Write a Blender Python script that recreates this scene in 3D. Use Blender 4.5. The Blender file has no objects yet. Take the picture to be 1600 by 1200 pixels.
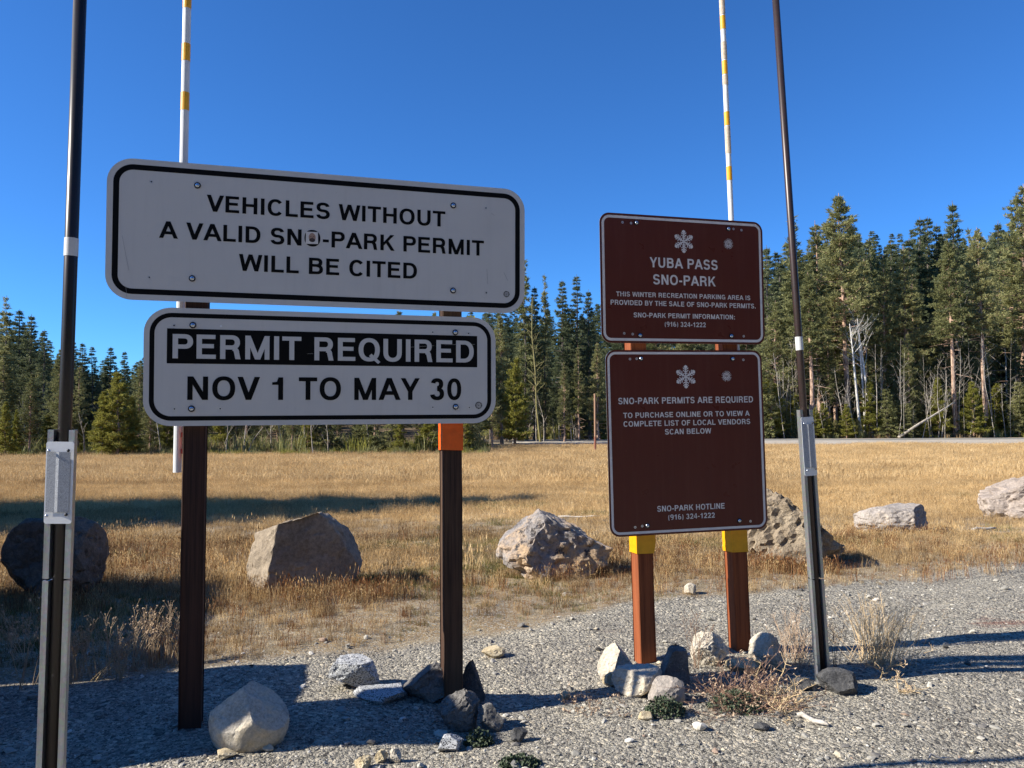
import bpy, math, random
import numpy as np
from mathutils import Vector, Matrix, Euler, noise
R = math.radians
rng = np.random.default_rng(7)
random.seed(7)
scene = bpy.context.scene
C = scene.collection

# ---------------------------------------------------------------- camera, sky, sun, exposure
EYE = 1.30
PITCH, ROLL, FOC = R(2.0883), R(-0.2603), 1195.1
cam = bpy.data.cameras.new('camera'); camo = bpy.data.objects.new('camera', cam); C.objects.link(camo)
cam.sensor_width = 36; cam.lens = FOC / 1600 * 36; cam.clip_start = 0.05; cam.clip_end = 3000
camo.matrix_world = Matrix.Translation((0, 0, EYE)) @ Matrix.Rotation(R(90) + PITCH, 4, 'X') @ Matrix.Rotation(ROLL, 4, 'Z')
scene.camera = camo

SUN_AZ, SUN_EL = R(11.5), R(33)
S = Vector((-math.cos(SUN_AZ) * math.cos(SUN_EL), -math.sin(SUN_AZ) * math.cos(SUN_EL), math.sin(SUN_EL)))
world = bpy.data.worlds.new('World'); scene.world = world; world.use_nodes = True
nt = world.node_tree
sky = nt.nodes.new('ShaderNodeTexSky'); sky.sky_type = 'NISHITA'; sky.sun_disc = False
sky.sun_elevation = SUN_EL; sky.sun_rotation = math.atan2(S.x, S.y) % (2 * math.pi)
sky.altitude = 2000; sky.air_density = 1.0; sky.dust_density = 0.25; sky.ozone_density = 4.0
hs = nt.nodes.new('ShaderNodeMix'); hs.data_type = 'RGBA'; hs.blend_type = 'MULTIPLY'; hs.inputs[0].default_value = 1.0     # thin dry mountain air: deeper blue
hs.inputs[7].default_value = (.48, 1.04, 1.62, 1)
nt.links.new(sky.outputs[0], hs.inputs[6]); nt.links.new(hs.outputs[2], nt.nodes['Background'].inputs[0])
nt.nodes['Background'].inputs[1].default_value = 0.062
sl = bpy.data.lights.new('sun', 'SUN'); slo = bpy.data.objects.new('sun', sl); C.objects.link(slo)
sl.energy = 5.0; sl.angle = R(0.53); sl.color = (1.0, 0.93, 0.82)
slo.rotation_euler = S.to_track_quat('Z', 'Y').to_euler(); slo.location = S * 60
scene.view_settings.view_transform = 'Standard'; scene.view_settings.look = 'None'
scene.view_settings.gamma = 1; scene.view_settings.exposure = 0.95

# ---------------------------------------------------------------- helpers
def tag(o, label=None, cat=None, group=None, kind=None):
    if label: o['label'] = label
    if cat: o['category'] = cat
    if group: o['group'] = group
    if kind: o['kind'] = kind
    return o

def link(name, me, mat=None, parent=None):
    o = bpy.data.objects.new(name, me); C.objects.link(o)
    if mat is not None and me is not None and not me.materials: me.materials.append(mat)
    if parent is not None: o.parent = parent
    return o

def empty(name, loc=(0, 0, 0)):
    o = bpy.data.objects.new(name, None); C.objects.link(o); o.location = loc; o.empty_display_size = .1
    return o

def mesh(name, V, F, smooth=False):
    me = bpy.data.meshes.new(name); me.from_pydata([tuple(v) for v in V], [], [tuple(f) for f in F]); me.update()
    if smooth: me.shade_smooth()
    return me

def mesh_np(name, V, F, smooth=False):
    """V (n,3), F (m,k) arrays"""
    me = bpy.data.meshes.new(name); V = np.asarray(V, dtype=np.float32); F = np.asarray(F, dtype=np.int32)
    me.vertices.add(len(V)); me.vertices.foreach_set('co', V.ravel())
    k = F.shape[1]
    me.loops.add(F.size); me.loops.foreach_set('vertex_index', F.ravel())
    me.polygons.add(len(F)); me.polygons.foreach_set('loop_start', np.arange(0, F.size, k, dtype=np.int32))
    if smooth: me.polygons.foreach_set('use_smooth', np.ones(len(F), dtype=bool))
    me.update(); me.validate()
    return me

def ray(px, py):
    """direction through a pixel of the photograph, used to look up real positions"""
    u = (px - 800) / FOC; v = (600 - py) / FOC
    cr, sr = math.cos(ROLL), math.sin(ROLL); x = cr * u - sr * v; zz = sr * u + cr * v
    c, s = math.cos(PITCH), math.sin(PITCH)
    return np.array([x, c - s * zz, s + c * zz])

def at(px, py, D):
    d = ray(px, py); d = d * (D / d[1]); return Vector((d[0], D, d[2] + EYE))

def terrain0(x, y):
    """large shape: level parking edge, meadow falling away, hill behind the wood"""
    t = np.maximum(y - 4.6, 0.0)
    z = -2.1 * (1 - np.exp(-(t * t / (t + 2.0)) / 28.0))
    far = np.clip((y - 108) / 130.0, 0, 1)
    side = 4 + 22 / (1 + np.exp(-(x - 25) / 18.0))
    z = z + far * far * (3 - 2 * far) * side
    return z

def terrain(x, y):
    z = terrain0(x, y)
    z = z + 0.018 * np.sin(x * 2.1 + y * 1.3) * np.cos(y * 1.7 - x * .6) + 0.010 * np.sin(x * 5.3 - y * 4.1)
    return z

def G(px, py):
    d = ray(px, py); y = 2.0
    prev = None
    while y < 400:
        P = d * (y / d[1]); z = P[2] + EYE - float(terrain0(P[0], P[1]))
        if z < 0: break
        prev = y; y *= 1.01
    a, b = (prev or 1.5), y
    for _ in range(30):
        m = (a + b) / 2; P = d * (m / d[1])
        if P[2] + EYE - float(terrain0(P[0], P[1])) < 0: b = m
        else: a = m
    P = d * (a / d[1]); return Vector((P[0], P[1], float(terrain0(P[0], P[1]))))

# ---------------------------------------------------------------- materials
def newmat(name, color=(.5, .5, .5), rough=.7, metal=0.0, spec=.5):
    m = bpy.data.materials.new(name); m.use_nodes = True
    b = m.node_tree.nodes['Principled BSDF']
    b.inputs['Base Color'].default_value = (*color, 1); b.inputs['Roughness'].default_value = rough
    b.inputs['Metallic'].default_value = metal; b.inputs['Specular IOR Level'].default_value = spec
    return m

class NB:
    def __init__(s, m): s.t = m.node_tree; s.b = s.t.nodes['Principled BSDF']
    def n(s, typ, **kw):
        o = s.t.nodes.new(typ)
        for k, v in kw.items(): setattr(o, k, v)
        return o
    def l(s, a, b): s.t.links.new(a, b)
    def coord(s, kind='Object'):
        return s.n('ShaderNodeTexCoord').outputs[kind]
    def pos(s): return s.n('ShaderNodeNewGeometry').outputs['Position']
    def mapping(s, src, scale):
        m = s.n('ShaderNodeMapping'); m.inputs['Scale'].default_value = scale; s.l(src, m.inputs['Vector']); return m.outputs[0]
    def noise(s, src, scale, detail=4, rough=.55, out='Fac'):
        n = s.n('ShaderNodeTexNoise'); n.inputs['Scale'].default_value = scale; n.inputs['Detail'].default_value = detail
        n.inputs['Roughness'].default_value = rough; s.l(src, n.inputs['Vector']); return n.outputs[out]
    def voro(s, src, scale, out='Color', feature='F1'):
        n = s.n('ShaderNodeTexVoronoi', feature=feature); n.inputs['Scale'].default_value = scale; s.l(src, n.inputs['Vector']); return n.outputs[out]
    def ramp(s, src, stops, interp='LINEAR'):
        r = s.n('ShaderNodeValToRGB'); r.color_ramp.interpolation = interp
        e = r.color_ramp.elements
        while len(e) < len(stops): e.new(.5)
        for el, (p, c) in zip(e, stops):
            el.position = p; el.color = (*c, 1) if len(c) == 3 else c
        s.l(src, r.inputs[0]); return r.outputs[0]
    def mix(s, fac, a, b, mode='MIX'):
        m = s.n('ShaderNodeMix', data_type='RGBA', blend_type=mode)
        for sock, v in ((m.inputs[0], fac), (m.inputs[6], a), (m.inputs[7], b)):
            if isinstance(v, (int, float)): sock.default_value = v
            elif isinstance(v, tuple): sock.default_value = (*v, 1)
            else: s.l(v, sock)
        return m.outputs[2]
    def math(s, op, a, b=0.0):
        m = s.n('ShaderNodeMath', operation=op)
        for sock, v in ((m.inputs[0], a), (m.inputs[1], b)):
            if isinstance(v, (int, float)): sock.default_value = v
            else: s.l(v, sock)
        return m.outputs[0]
    def bump(s, h, strength, dist):
        b = s.n('ShaderNodeBump'); b.inputs['Strength'].default_value = strength; b.inputs['Distance'].default_value = dist
        s.l(h, b.inputs['Height']); s.l(b.outputs[0], s.b.inputs['Normal']); return b.outputs[0]
    def color(s, c): s.l(c, s.b.inputs['Base Color'])

def g3(v): return (v, v, v)

def mat_paint(name, col, rough=.35, dirt=.12, scale=9, spec=.5):
    m = newmat(name, col, rough, spec=spec); k = NB(m); p = k.coord()
    n = k.noise(p, scale, 6, .65); d = tuple(c * (1 - dirt) for c in col)
    k.color(k.ramp(n, [(.35, d), (.62, col)]))
    r = k.n('ShaderNodeMapRange'); r.inputs['To Min'].default_value = rough * .75; r.inputs['To Max'].default_value = min(1, rough * 1.4)
    k.l(k.noise(p, scale * 2.3, 4), r.inputs['Value']); k.l(r.outputs[0], k.b.inputs['Roughness'])
    return m

def mat_wood(name, base, dark, red=None):
    m = newmat(name, base, .75, spec=.25); k = NB(m); p = k.coord()
    g = k.noise(k.mapping(p, (90, 90, 2.2)), 1.0, 5, .7)
    big = k.noise(k.mapping(p, (6, 6, 1.1)), 1.0, 3, .5)
    c1 = k.ramp(g, [(.36, dark), (.58, base)])
    c2 = k.mix(k.ramp(big, [(.4, g3(0)), (.7, g3(.55))]), c1, red or tuple(c * 1.35 for c in base))
    v = k.voro(k.mapping(p, (7, 7, 1.6)), 1.0, 'Distance')
    knot = k.ramp(v, [(.03, g3(1)), (.07, g3(0))])
    k.color(k.mix(knot, c2, tuple(c * .5 for c in dark)))
    k.bump(g, .5, .004)
    return m

def mat_metal(name, col, rough=.4, metal=.85, streak=True):
    m = newmat(name, col, rough, metal); k = NB(m); p = k.coord()
    n = k.noise(k.mapping(p, (60, 60, 5)), 1.0, 5, .6); n2 = k.voro(p, 110, 'Color')
    c = k.ramp(n, [(.3, tuple(x * .7 for x in col)), (.65, col)])
    k.color(k.mix(.18, c, n2, 'MULTIPLY')); k.bump(n, .15, .002)
    return m

def mat_rock(name, cols, scale=3.0, speck=0.0, bump=.6, lichen=None, bs=1.0):
    m = newmat(name, cols[0], .9, spec=.2); k = NB(m); p = k.coord()
    n = k.noise(p, scale, 9, .68)
    st = [(.30 + .4 * i / max(1, len(cols) - 1), c) for i, c in enumerate(cols)]
    c = k.ramp(n, st)
    f = k.noise(p, scale * 16, 6, .8)
    c = k.mix(1.0, c, k.ramp(f, [(.32, g3(.62)), (.68, g3(1.18))]), 'MULTIPLY')
    if speck:
        v = k.voro(p, 130 * bs, 'Color'); sv = k.n('ShaderNodeSeparateColor'); k.l(v, sv.inputs[0])
        c = k.mix(k.ramp(sv.outputs[0], [(speck, g3(0)), (speck + .05, g3(1))]), c, (.05, .05, .055))
    if lichen:
        l = k.noise(p, scale * 2.6, 7, .75)
        c = k.mix(k.ramp(l, [(.56, g3(0)), (.63, g3(1))]), c, lichen)
    k.color(c)
    h = k.math('ADD', k.math('MULTIPLY', k.noise(p, scale * 4, 10, .72), 1.0), k.math('MULTIPLY', k.voro(p, scale * 7, 'Distance'), .22))
    k.bump(h, bump, .05 * (1 if bs == 1 else .35))
    return m

M = {}
M['sheet'] = mat_paint('white_reflective_sheeting', (.585, .565, .53), .5, .06, 5)
def streaked(m, col, amt, tint):
    k = NB(m); p = k.coord(); a = k.noise(k.mapping(p, (26, 1, 1.6)), 1.0, 6, .7); b = k.noise(k.mapping(p, (2.2, 1, 2.6)), 1.0, 5, .6); c = k.noise(p, 60, 3, .5)
    x = k.mix(k.ramp(a, [(.50, g3(0)), (.80, g3(amt))]), col, tint); x = k.mix(k.ramp(b, [(.45, g3(0)), (.75, g3(amt * .8))]), x, tuple(q * .72 for q in col))
    x = k.mix(k.ramp(c, [(.70, g3(0)), (.74, g3(amt))]), x, tint); k.color(x)
streaked(M['sheet'], (.585, .565, .53), .20, (.40, .38, .34))
M['blackprint'] = mat_paint('black_print', (.004, .004, .004), .6, .3, 12, spec=.12)
M['brownsheet'] = mat_paint('brown_reflective_sheeting', (.125, .030, .020), .28, .14, 4, spec=.22)
streaked(M['brownsheet'], (.120, .030, .020), .35, (.17, .06, .045))
M['whiteprint'] = mat_paint('white_print', (.80, .74, .68), .5, .1, 20, spec=.3)
M['rim'] = newmat('cut_aluminium_edge', (.72, .72, .73), .35, .9)
M['bolt'] = newmat('zinc_bolt', (.55, .6, .68), .25, .95)
M['washer'] = newmat('dark_washer', (.02, .02, .025), .5, .6)
M['hole'] = newmat('screw_hole', (.02, .02, .02), .8)
M['holepale'] = newmat('pale_screw_hole', (.42, .36, .36), .8)
M['post_dark'] = mat_wood('dark_brown_post', (.050, .023, .016), (.020, .010, .008))
M['post_weather'] = mat_wood('weathered_brown_post', (.068, .036, .023), (.026, .014, .010), (.17, .11, .065))
M['post_red'] = mat_wood('redwood_post', (.27, .078, .028), (.14, .036, .014), (.36, .12, .045))
M['orange'] = mat_paint('orange_tape', (.85, .115, .004), .4, .15, 30)
M['yellow'] = mat_paint('yellow_tape', (.78, .36, .003), .4, .12, 30)
M['polewhite'] = mat_paint('white_painted_pole', (.72, .74, .74), .4, .1, 8)
M['poleyellow'] = mat_paint('yellow_band', (.88, .42, .01), .45, .15, 30)
M['peel'] = mat_paint('peeling_band', (.66, .54, .40), .7, .35, 60)
M['pipe'] = mat_metal('painted_brown_pipe', (.055, .036, .033), .38, .25)
M['pipe_dark'] = mat_metal('dark_worn_pipe', (.030, .024, .022), .36, .25)
M['galv'] = mat_metal('galvanised_channel', (.46, .48, .49), .42, .75)
M['galv_dark'] = mat_metal('dull_channel_web', (.055, .045, .038), .6, .3)
M['alu'] = newmat('aluminium_plate', (.74, .76, .78), .45, .3)
M['bandwhite'] = mat_paint('silver_band', (.62, .62, .60), .45, .1, 40)
M['black'] = newmat('black_rivet', (.012, .012, .014), .5)
M['redbracket'] = mat_paint('red_bracket', (.42, .06, .03), .55, .3, 40)
# honeycomb reflective sheet
m = newmat('honeycomb_sheeting', (.7, .7, .7), .33); k = NB(m)
v = k.voro(k.coord(), 330, 'Distance', 'DISTANCE_TO_EDGE')
k.color(k.ramp(v, [(.0, (.22, .23, .25)), (.25, (.50, .52, .54))])); M['honey'] = m

# ---------------------------------------------------------------- ground
BPX = [(-700, 1120), (-300, 1075), (0, 1063), (150, 1058), (280, 1046), (430, 1036), (470, 1020), (600, 1010), (700, 990), (780, 984),
       (850, 970), (930, 952), (985, 940), (1060, 934), (1180, 928), (1290, 914), (1400, 904), (1480, 893), (1600, 878), (1900, 850)]
BW = [G(*q) for q in BPX]
bx = np.array([b.x for b in BW]); by = np.array([b.y for b in BW])
def bound(x): return np.interp(x, bx, by)
def vnoise(x, y, s=1.0, seed=0):
    """cheap value noise on arrays"""
    x = np.asarray(x) * s + 57.3 * seed; y = np.asarray(y) * s - 31.7 * seed
    xi = np.floor(x); yi = np.floor(y); fx = x - xi; fy = y - yi
    fx = fx * fx * (3 - 2 * fx); fy = fy * fy * (3 - 2 * fy)
    def h(a, b): 
        t = np.sin(a * 127.1 + b * 311.7) * 43758.5453; return t - np.floor(t)
    return (h(xi, yi) * (1 - fx) + h(xi + 1, yi) * fx) * (1 - fy) + (h(xi, yi + 1) * (1 - fx) + h(xi + 1, yi + 1) * fx) * fy

def axis(n, lo, hi, c, fine):
    a = math.asinh((lo - c) / fine); b = math.asinh((hi - c) / fine)
    return c + fine * np.sinh(np.linspace(a, b, n))
gx = axis(330, -500, 500, 0, 1.6); gy = axis(380, -60, 1500, 3.8, 1.3)
GX, GY = np.meshgrid(gx, gy)
near = np.exp(-((GX / 8) ** 2) - ((GY - 4) / 5) ** 2)
GZ = terrain(GX, GY) + near * (.016 * (vnoise(GX, GY, 6) - .5) + .010 * (vnoise(GX, GY, 17, 3) - .5))
V = np.stack([GX, GY, GZ], -1).reshape(-1, 3)
ny, nx = GX.shape
ii = (np.arange(ny - 1)[:, None] * nx + np.arange(nx - 1)[None, :]).ravel()
F = np.stack([ii, ii + 1, ii + nx + 1, ii + nx], -1)
gme = mesh_np('ground', V, F, True)
gr = np.clip((bound(V[:, 0]) + .25 * (vnoise(V[:, 0], V[:, 1], 2.2) - .5) + .10 * (vnoise(V[:, 0], V[:, 1], 9) - .5) - V[:, 1]) / .16 + .5, 0, 1)
wood = np.clip((V[:, 1] - np.where(V[:, 0] < -4, 53, 93)) / 3 + .5, 0, 1)
ca = gme.color_attributes.new('cover', 'FLOAT_COLOR', 'POINT')
ca.data.foreach_set('color', np.stack([gr, wood, gr * 0, gr * 0 + 1], -1).astype(np.float32).ravel())
m = newmat('ground_surface', (.3, .3, .3), .95, spec=.15); k = NB(m)
p = k.pos(); a = k.n('ShaderNodeVertexColor', layer_name='cover'); sp = k.n('ShaderNodeSeparateColor'); k.l(a.outputs[0], sp.inputs[0])
# crushed stone
v1 = k.n('ShaderNodeTexVoronoi'); v1.inputs['Scale'].default_value = 62; k.l(p, v1.inputs['Vector'])
s1 = k.n('ShaderNodeSeparateColor'); k.l(v1.outputs['Color'], s1.inputs[0])
v2 = k.n('ShaderNodeTexVoronoi'); v2.inputs['Scale'].default_value = 150; k.l(p, v2.inputs['Vector'])
s2 = k.n('ShaderNodeSeparateColor'); k.l(v2.outputs['Color'], s2.inputs[0])
c1 = k.ramp(s1.outputs[0], [(0, (.10, .095, .09)), (.3, (.25, .24, .21)), (.55, (.37, .35, .305)), (.8, (.50, .47, .40)), (.95, (.64, .58, .46))])
c2 = k.ramp(s2.outputs[0], [(0, (.09, .088, .08)), (.5, (.32, .305, .265)), (1, (.54, .51, .43))])
grav = k.mix(k.ramp(s1.outputs[1], [(.45, g3(0)), (.5, g3(1))]), c1, c2)
grav = k.mix(1.0, grav, k.ramp(k.noise(p, 1.7, 5), [(.3, (.72, .70, .68)), (.7, (1.08, 1.05, .98))]), 'MULTIPLY')
red = k.math('MULTIPLY', k.ramp(k.noise(k.mapping(p, (.8, 3.0, 1)), 1.0, 4, .6), [(.62, g3(0)), (.70, g3(.75))]),
             k.ramp(k.n('ShaderNodeSeparateXYZ').outputs[0], [(0, g3(0)), (1, g3(1))]))
grav = k.mix(red, grav, (.22, .10, .07))
xyz = [n for n in m.node_tree.nodes if n.bl_idname == 'ShaderNodeSeparateXYZ'][0]; k.l(k.mapping(p, (.4, 1, 1)), xyz.inputs[0])
# dry soil and litter under the grass
soil = k.ramp(k.noise(p, 3.5, 8, .7), [(.3, (.17, .115, .062)), (.5, (.30, .215, .115)), (.7, (.42, .33, .19))])
fine = k.noise(p, 95, 6, .8)
soil = k.mix(1.0, soil, k.ramp(fine, [(.32, g3(.45)), (.66, g3(1.35))]), 'MULTIPLY')
soil = k.mix(k.ramp(s2.outputs[1], [(.62, g3(0)), (.66, g3(.75))]), soil, c2)
litter = k.ramp(k.noise(p, 1.2, 8, .7), [(.35, (.07, .05, .03)), (.65, (.17, .12, .07))])
c = k.mix(sp.outputs[0], soil, grav); c = k.mix(sp.outputs[1], c, litter); k.color(c)
h = k.math('ADD', k.math('MULTIPLY', k.math('ADD', k.math('MULTIPLY', v1.outputs['Distance'], -1.2), k.math('MULTIPLY', v2.outputs['Distance'], -.5)), sp.outputs[0]), k.noise(p, 55, 10, .8))
k.bump(h, .9, .012)
ground = link('ground', gme, m); tag(ground, kind='structure')

def gz(x, y): return float(terrain(np.float64(x), np.float64(y)))

# ---------------------------------------------------------------- road with gravel shoulder
def strip(name, pts_l, pts_r, mat, lift):
    V = []; F = []
    for a, b in zip(pts_l, pts_r):
        for j in range(5):
            t = j / 4; x = a[0] + (b[0] - a[0]) * t; y = a[1] + (b[1] - a[1]) * t
            V.append((x, y, gz(x, y) + lift + .10 * math.sin(math.pi * t)))
    for i in range(len(pts_l) - 1):
        for j in range(4):
            q = i * 5 + j; F.append((q, q + 5, q + 6, q + 1))
    o = link(name, mesh(name, V, F, True), mat); tag(o, kind='structure'); return o
def road_y(x): return 83.0 + .020 * max(0, 30 - x) ** 1.35 * (1 if x < 30 else 0) * .6
xs = [0 + 5 * i for i in range(40)]
m = newmat('asphalt', (.13, .13, .125), .9); k = NB(m); p = k.pos()
k.color(k.ramp(k.noise(p, .6, 8, .7), [(.3, (.17, .16, .14)), (.7, (.23, .22, .19))])); M['asphalt'] = m
m = newmat('shoulder_gravel', (.4, .38, .35), .95); k = NB(m); p = k.pos()
k.color(k.ramp(k.noise(p, 1.1, 9, .8), [(.35, (.26, .21, .15)), (.6, (.47, .43, .36))])); M['shoulder'] = m
strip('road_shoulder', [(x, road_y(x) - 12 + 1.2 * math.sin(x * .3)) for x in xs], [(x, road_y(x) + 6) for x in xs], M['shoulder'], .02)
strip('road', [(x, road_y(x) - 4.4) for x in xs], [(x, road_y(x) + 4.4) for x in xs], M['asphalt'], .05)

# ---------------------------------------------------------------- primitive builders
class MB:
    def __init__(s): s.V = []; s.F = []
    def add(s, V, F):
        o = len(s.V); s.V += [tuple(v) for v in V]; s.F += [tuple(i + o for i in f) for f in F]
    def box(s, lo, hi, mat=None):
        x0, y0, z0 = lo; x1, y1, z1 = hi
        V = [Vector(v) for v in ((x0, y0, z0), (x1, y0, z0), (x1, y1, z0), (x0, y1, z0), (x0, y0, z1), (x1, y0, z1), (x1, y1, z1), (x0, y1, z1))]
        if mat: V = [mat @ v for v in V]
        s.add(V, [(0, 3, 2, 1), (4, 5, 6, 7), (0, 1, 5, 4), (1, 2, 6, 5), (2, 3, 7, 6), (3, 0, 4, 7)])
    def tube(s, pts, rad, n=6, cap=True):
        pts = [Vector(p) for p in pts]
        if isinstance(rad, (int, float)): rad = [rad] * len(pts)
        V = []; F = []
        for i, p in enumerate(pts):
            d = (pts[min(i + 1, len(pts) - 1)] - pts[max(i - 1, 0)]).normalized()
            a = d.orthogonal().normalized() if i == 0 else (a - d * a.dot(d)).normalized()
            b = d.cross(a)
            for j in range(n):
                t = 2 * math.pi * j / n; V.append(p + (a * math.cos(t) + b * math.sin(t)) * rad[i])
        for i in range(len(pts) - 1):
            for j in range(n):
                q = i * n + j; r = i * n + (j + 1) % n; F.append((q, r, r + n, q + n))
        if cap: F.append(tuple(range(n))[::-1]); F.append(tuple(range(len(V) - n, len(V))))
        s.add(V, F)
    def me(s, name, smooth=False): return mesh(name, s.V, s.F, smooth)

def bevel_obj(o, w=.003, seg=2):
    b = o.modifiers.new('bevel', 'BEVEL'); b.width = w; b.segments = seg; b.limit_method = 'ANGLE'

def rrect(w, h, r, n=10):
    P = []
    for cx, cy, a0 in ((w / 2 - r, h / 2 - r, 0), (-w / 2 + r, h / 2 - r, 90), (-w / 2 + r, -h / 2 + r, 180), (w / 2 - r, -h / 2 + r, 270)):
        for i in range(n + 1):
            t = R(a0 + 90 * i / n); P.append((cx + r * math.cos(t), cy + r * math.sin(t)))
    return P

# ---- lettering: polygons per glyph, cap height 1
W_, H_ = .212, .174
def poly_d(x0, x1, w, y0=0, y1=1): return [(x0, y0), (x0 + w, y0), (x1 + w, y1), (x1, y1)]
def bar(x0, y0, x1, y1): return [(x0, y0), (x1, y0), (x1, y1), (x0, y1)]
def arc(cx, cy, rx, ry, a0, a1, wx=W_, wy=H_, ex=2.25, n=28):
    out = []; inn = []
    for i in range(n + 1):
        t = R(a0 + (a1 - a0) * i / n); c, s = math.cos(t), math.sin(t)
        c2 = math.copysign(abs(c) ** (2 / ex), c); s2 = math.copysign(abs(s) ** (2 / ex), s)
        out.append((cx + rx * c2, cy + ry * s2)); inn.append((cx + (rx - wx) * c2, cy + (ry - wy) * s2))
    return [[out[i], out[i + 1], inn[i + 1], inn[i]] for i in range(n)]
def glyph(ch):
    w, h = W_, H_; P = []
    def B(*a): P.append(bar(*a))
    if ch == 'A':
        P += [poly_d(.0, .38, w * 1.08), poly_d(.80, .38 + .0, w * 1.08)]; B(.2, .23, .80, .23 + h); return P, 1.0
    if ch == 'B':
        B(.08, 0, .08 + w, 1); B(.08, 0, .55, h); B(.08, 1 - h, .55, 1); B(.08, .45, .55, .45 + h)
        P += arc(.53, 1 - .275, .33, .275, -90, 90); P += arc(.53, .305, .37, .305, -90, 90); return P, .97
    if ch == 'C': P += arc(.51, .5, .45, .515, 38, 322); return P, .98
    if ch == 'D':
        B(.08, 0, .08 + w, 1); B(.08, 0, .48, h); B(.08, 1 - h, .48, 1); P += arc(.45, .5, .48, .5, -90, 90); return P, .99
    if ch in 'EF':
        B(.08, 0, .08 + w, 1); B(.08, 1 - h, .83 if ch == 'E' else .80, 1); B(.08, .44, .77 if ch == 'E' else .72, .44 + h)
        if ch == 'E': B(.08, 0, .85, h)
        return P, .91 if ch == 'E' else .84
    if ch == 'G':
        P += arc(.52, .5, .46, .515, 40, 318); B(.53, .38, .97, .38 + h); B(.97 - w * .85, 0, .97, .40); return P, 1.06
    if ch == 'H': B(.08, 0, .08 + w, 1); B(.92 - w, 0, .92, 1); B(.08, .43, .92, .43 + h); return P, 1.0
    if ch == 'I': B(.08, 0, .08 + w, 1); return P, .16 + w
    if ch == 'J': B(.68 - w, .3, .68, 1); P += arc(.36, .32, .32, .335, -180, 0); return P, .76
    if ch == 'K':
        B(.08, 0, .08 + w, 1); P += [[(.08 + w, .30), (.08 + w, .52), (.70, 1), (.95, 1)], [(.36, .56), (.50, .72), (.98, 0), (.74, 0)]]; return P, .98
    if ch == 'L': B(.08, 0, .08 + w, 1); B(.08, 0, .79, h); return P, .82
    if ch == 'M':
        B(.08, 0, .08 + w * .95, 1); B(1.08 - w * .95, 0, 1.08, 1)
        P += [poly_d(.48, .08, w * 1.02), poly_d(.48, .88, w * 1.02)]; return P, 1.16
    if ch == 'N':
        B(.08, 0, .08 + w, 1); B(.92 - w, 0, .92, 1); P.append([(.92 - w * 1.12, 0), (.92, 0), (.08 + w * 1.12, 1), (.08, 1)]); return P, 1.0
    if ch in 'OQ':
        P += arc(.53, .5, .475, .515, 0, 360, n=48)
        if ch == 'Q': P.append([(.52, .22), (.63, .33), (1.03, -.03), (.93, -.12)])
        return P, 1.06
    if ch == 'P' or ch == 'R':
        B(.08, 0, .08 + w, 1); B(.08, 1 - h, .55, 1); B(.08, .40, .55, .40 + h); P += arc(.54, .70, .34, .30, -90, 90)
        if ch == 'R':
            P += [arc(.58, .28, .27, .24, 0, 90, n=10)[i] for i in range(10)]
            P.append([(.85 - w, .0 + .28), (.85, .28), (.91, 0), (.70, 0)])
            return P, .99
        return P, .91
    if ch == 'S':
        ry = (1.03 + h) / 4
        P += arc(.46, 1.015 - ry, .385, ry, 12, 270, n=34); P += arc(.46, -.015 + ry, .40, ry, 90, -172, n=34); return P, .92
    if ch == 'T': B(.02, 1 - h, .83, 1); B(.425 - w / 2, 0, .425 + w / 2, 1); return P, .85
    if ch == 'U':
        B(.08, .38, .08 + w, 1); B(.92 - w, .38, .92, 1); P += arc(.5, .40, .42, .415, 180, 360); return P, 1.0
    if ch == 'V': P += [poly_d(.35, .0, w * 1.1), poly_d(.35, .72, w * 1.1)]; return P, .92
    if ch == 'W':
        for a, b in ((.22, .0), (.22, .535), (.87, .535), (.87, 1.09)): P.append(poly_d(a, b, w))
        return P, 1.29
    if ch == 'X': P += [poly_d(0, .66, w * 1.2), poly_d(.66, 0, w * 1.2)]; return P, .9
    if ch == 'Y':
        B(.45 - w / 2, 0, .45 + w / 2, .42); P += [[(.45 - w / 2, .38), (.45 + w / 2, .42), (.22, 1), (.0, 1)], [(.45 - w / 2, .42), (.45 + w / 2, .38), (.90, 1), (.68, 1)]]; return P, .9
    if ch == '0': P += arc(.39, .5, .345, .51, 0, 360, wx=w * .95, n=44); return P, .78
    if ch == '1':
        B(.34, 0, .34 + w, .99); P.append([(.08, .66), (.36, .66), (.36, .80), (.08, .77)]); P.append([(.26, .74), (.36, .72), (.40, .99), (.35, .99)]); return P, .74
    if ch == '2':
        P += arc(.38, .68, .33, .33, 175, -45, n=26); P.append([(.05, .12), (.30, .12), (.70, .52), (.50, .56)]); B(.05, 0, .72, h); return P, .78
    if ch == '3':
        P += arc(.37, .74, .30, .27, 170, -90, n=24); P += arc(.37, .285, .34, .30, 90, -172, n=26); return P, .78
    if ch == '4':
        B(.44, 0, .44 + w * .9, .99); B(.03, .21, .74, .21 + h * .9); P.append([(.03, .22), (.03, .40), (.44, .99), (.56, .99)]); return P, .78
    if ch == '6':
        P += arc(.39, .31, .345, .32, 0, 360, wy=.14, n=36); P += arc(.40, .50, .355, .515, 66, 200, wy=.13, n=22); return P, .78
    if ch == '9':
        P += arc(.39, .69, .345, .32, 0, 360, wy=.14, n=36); P += arc(.38, .50, .355, .515, -114, 20, wy=.13, n=22); return P, .78
    if ch == '-': B(.06, .30, .42, .30 + h); return P, .47
    if ch == '.': B(.10, 0, .10 + w, w); return P, .38
    if ch == ':': B(.12, 0, .12 + w, w); B(.12, .52, .12 + w, .52 + w); return P, .42
    if ch == '(':  P += arc(.46, .40, .38, .66, 125, 235, wx=.16, wy=.05, n=14); return P, .42
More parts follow.
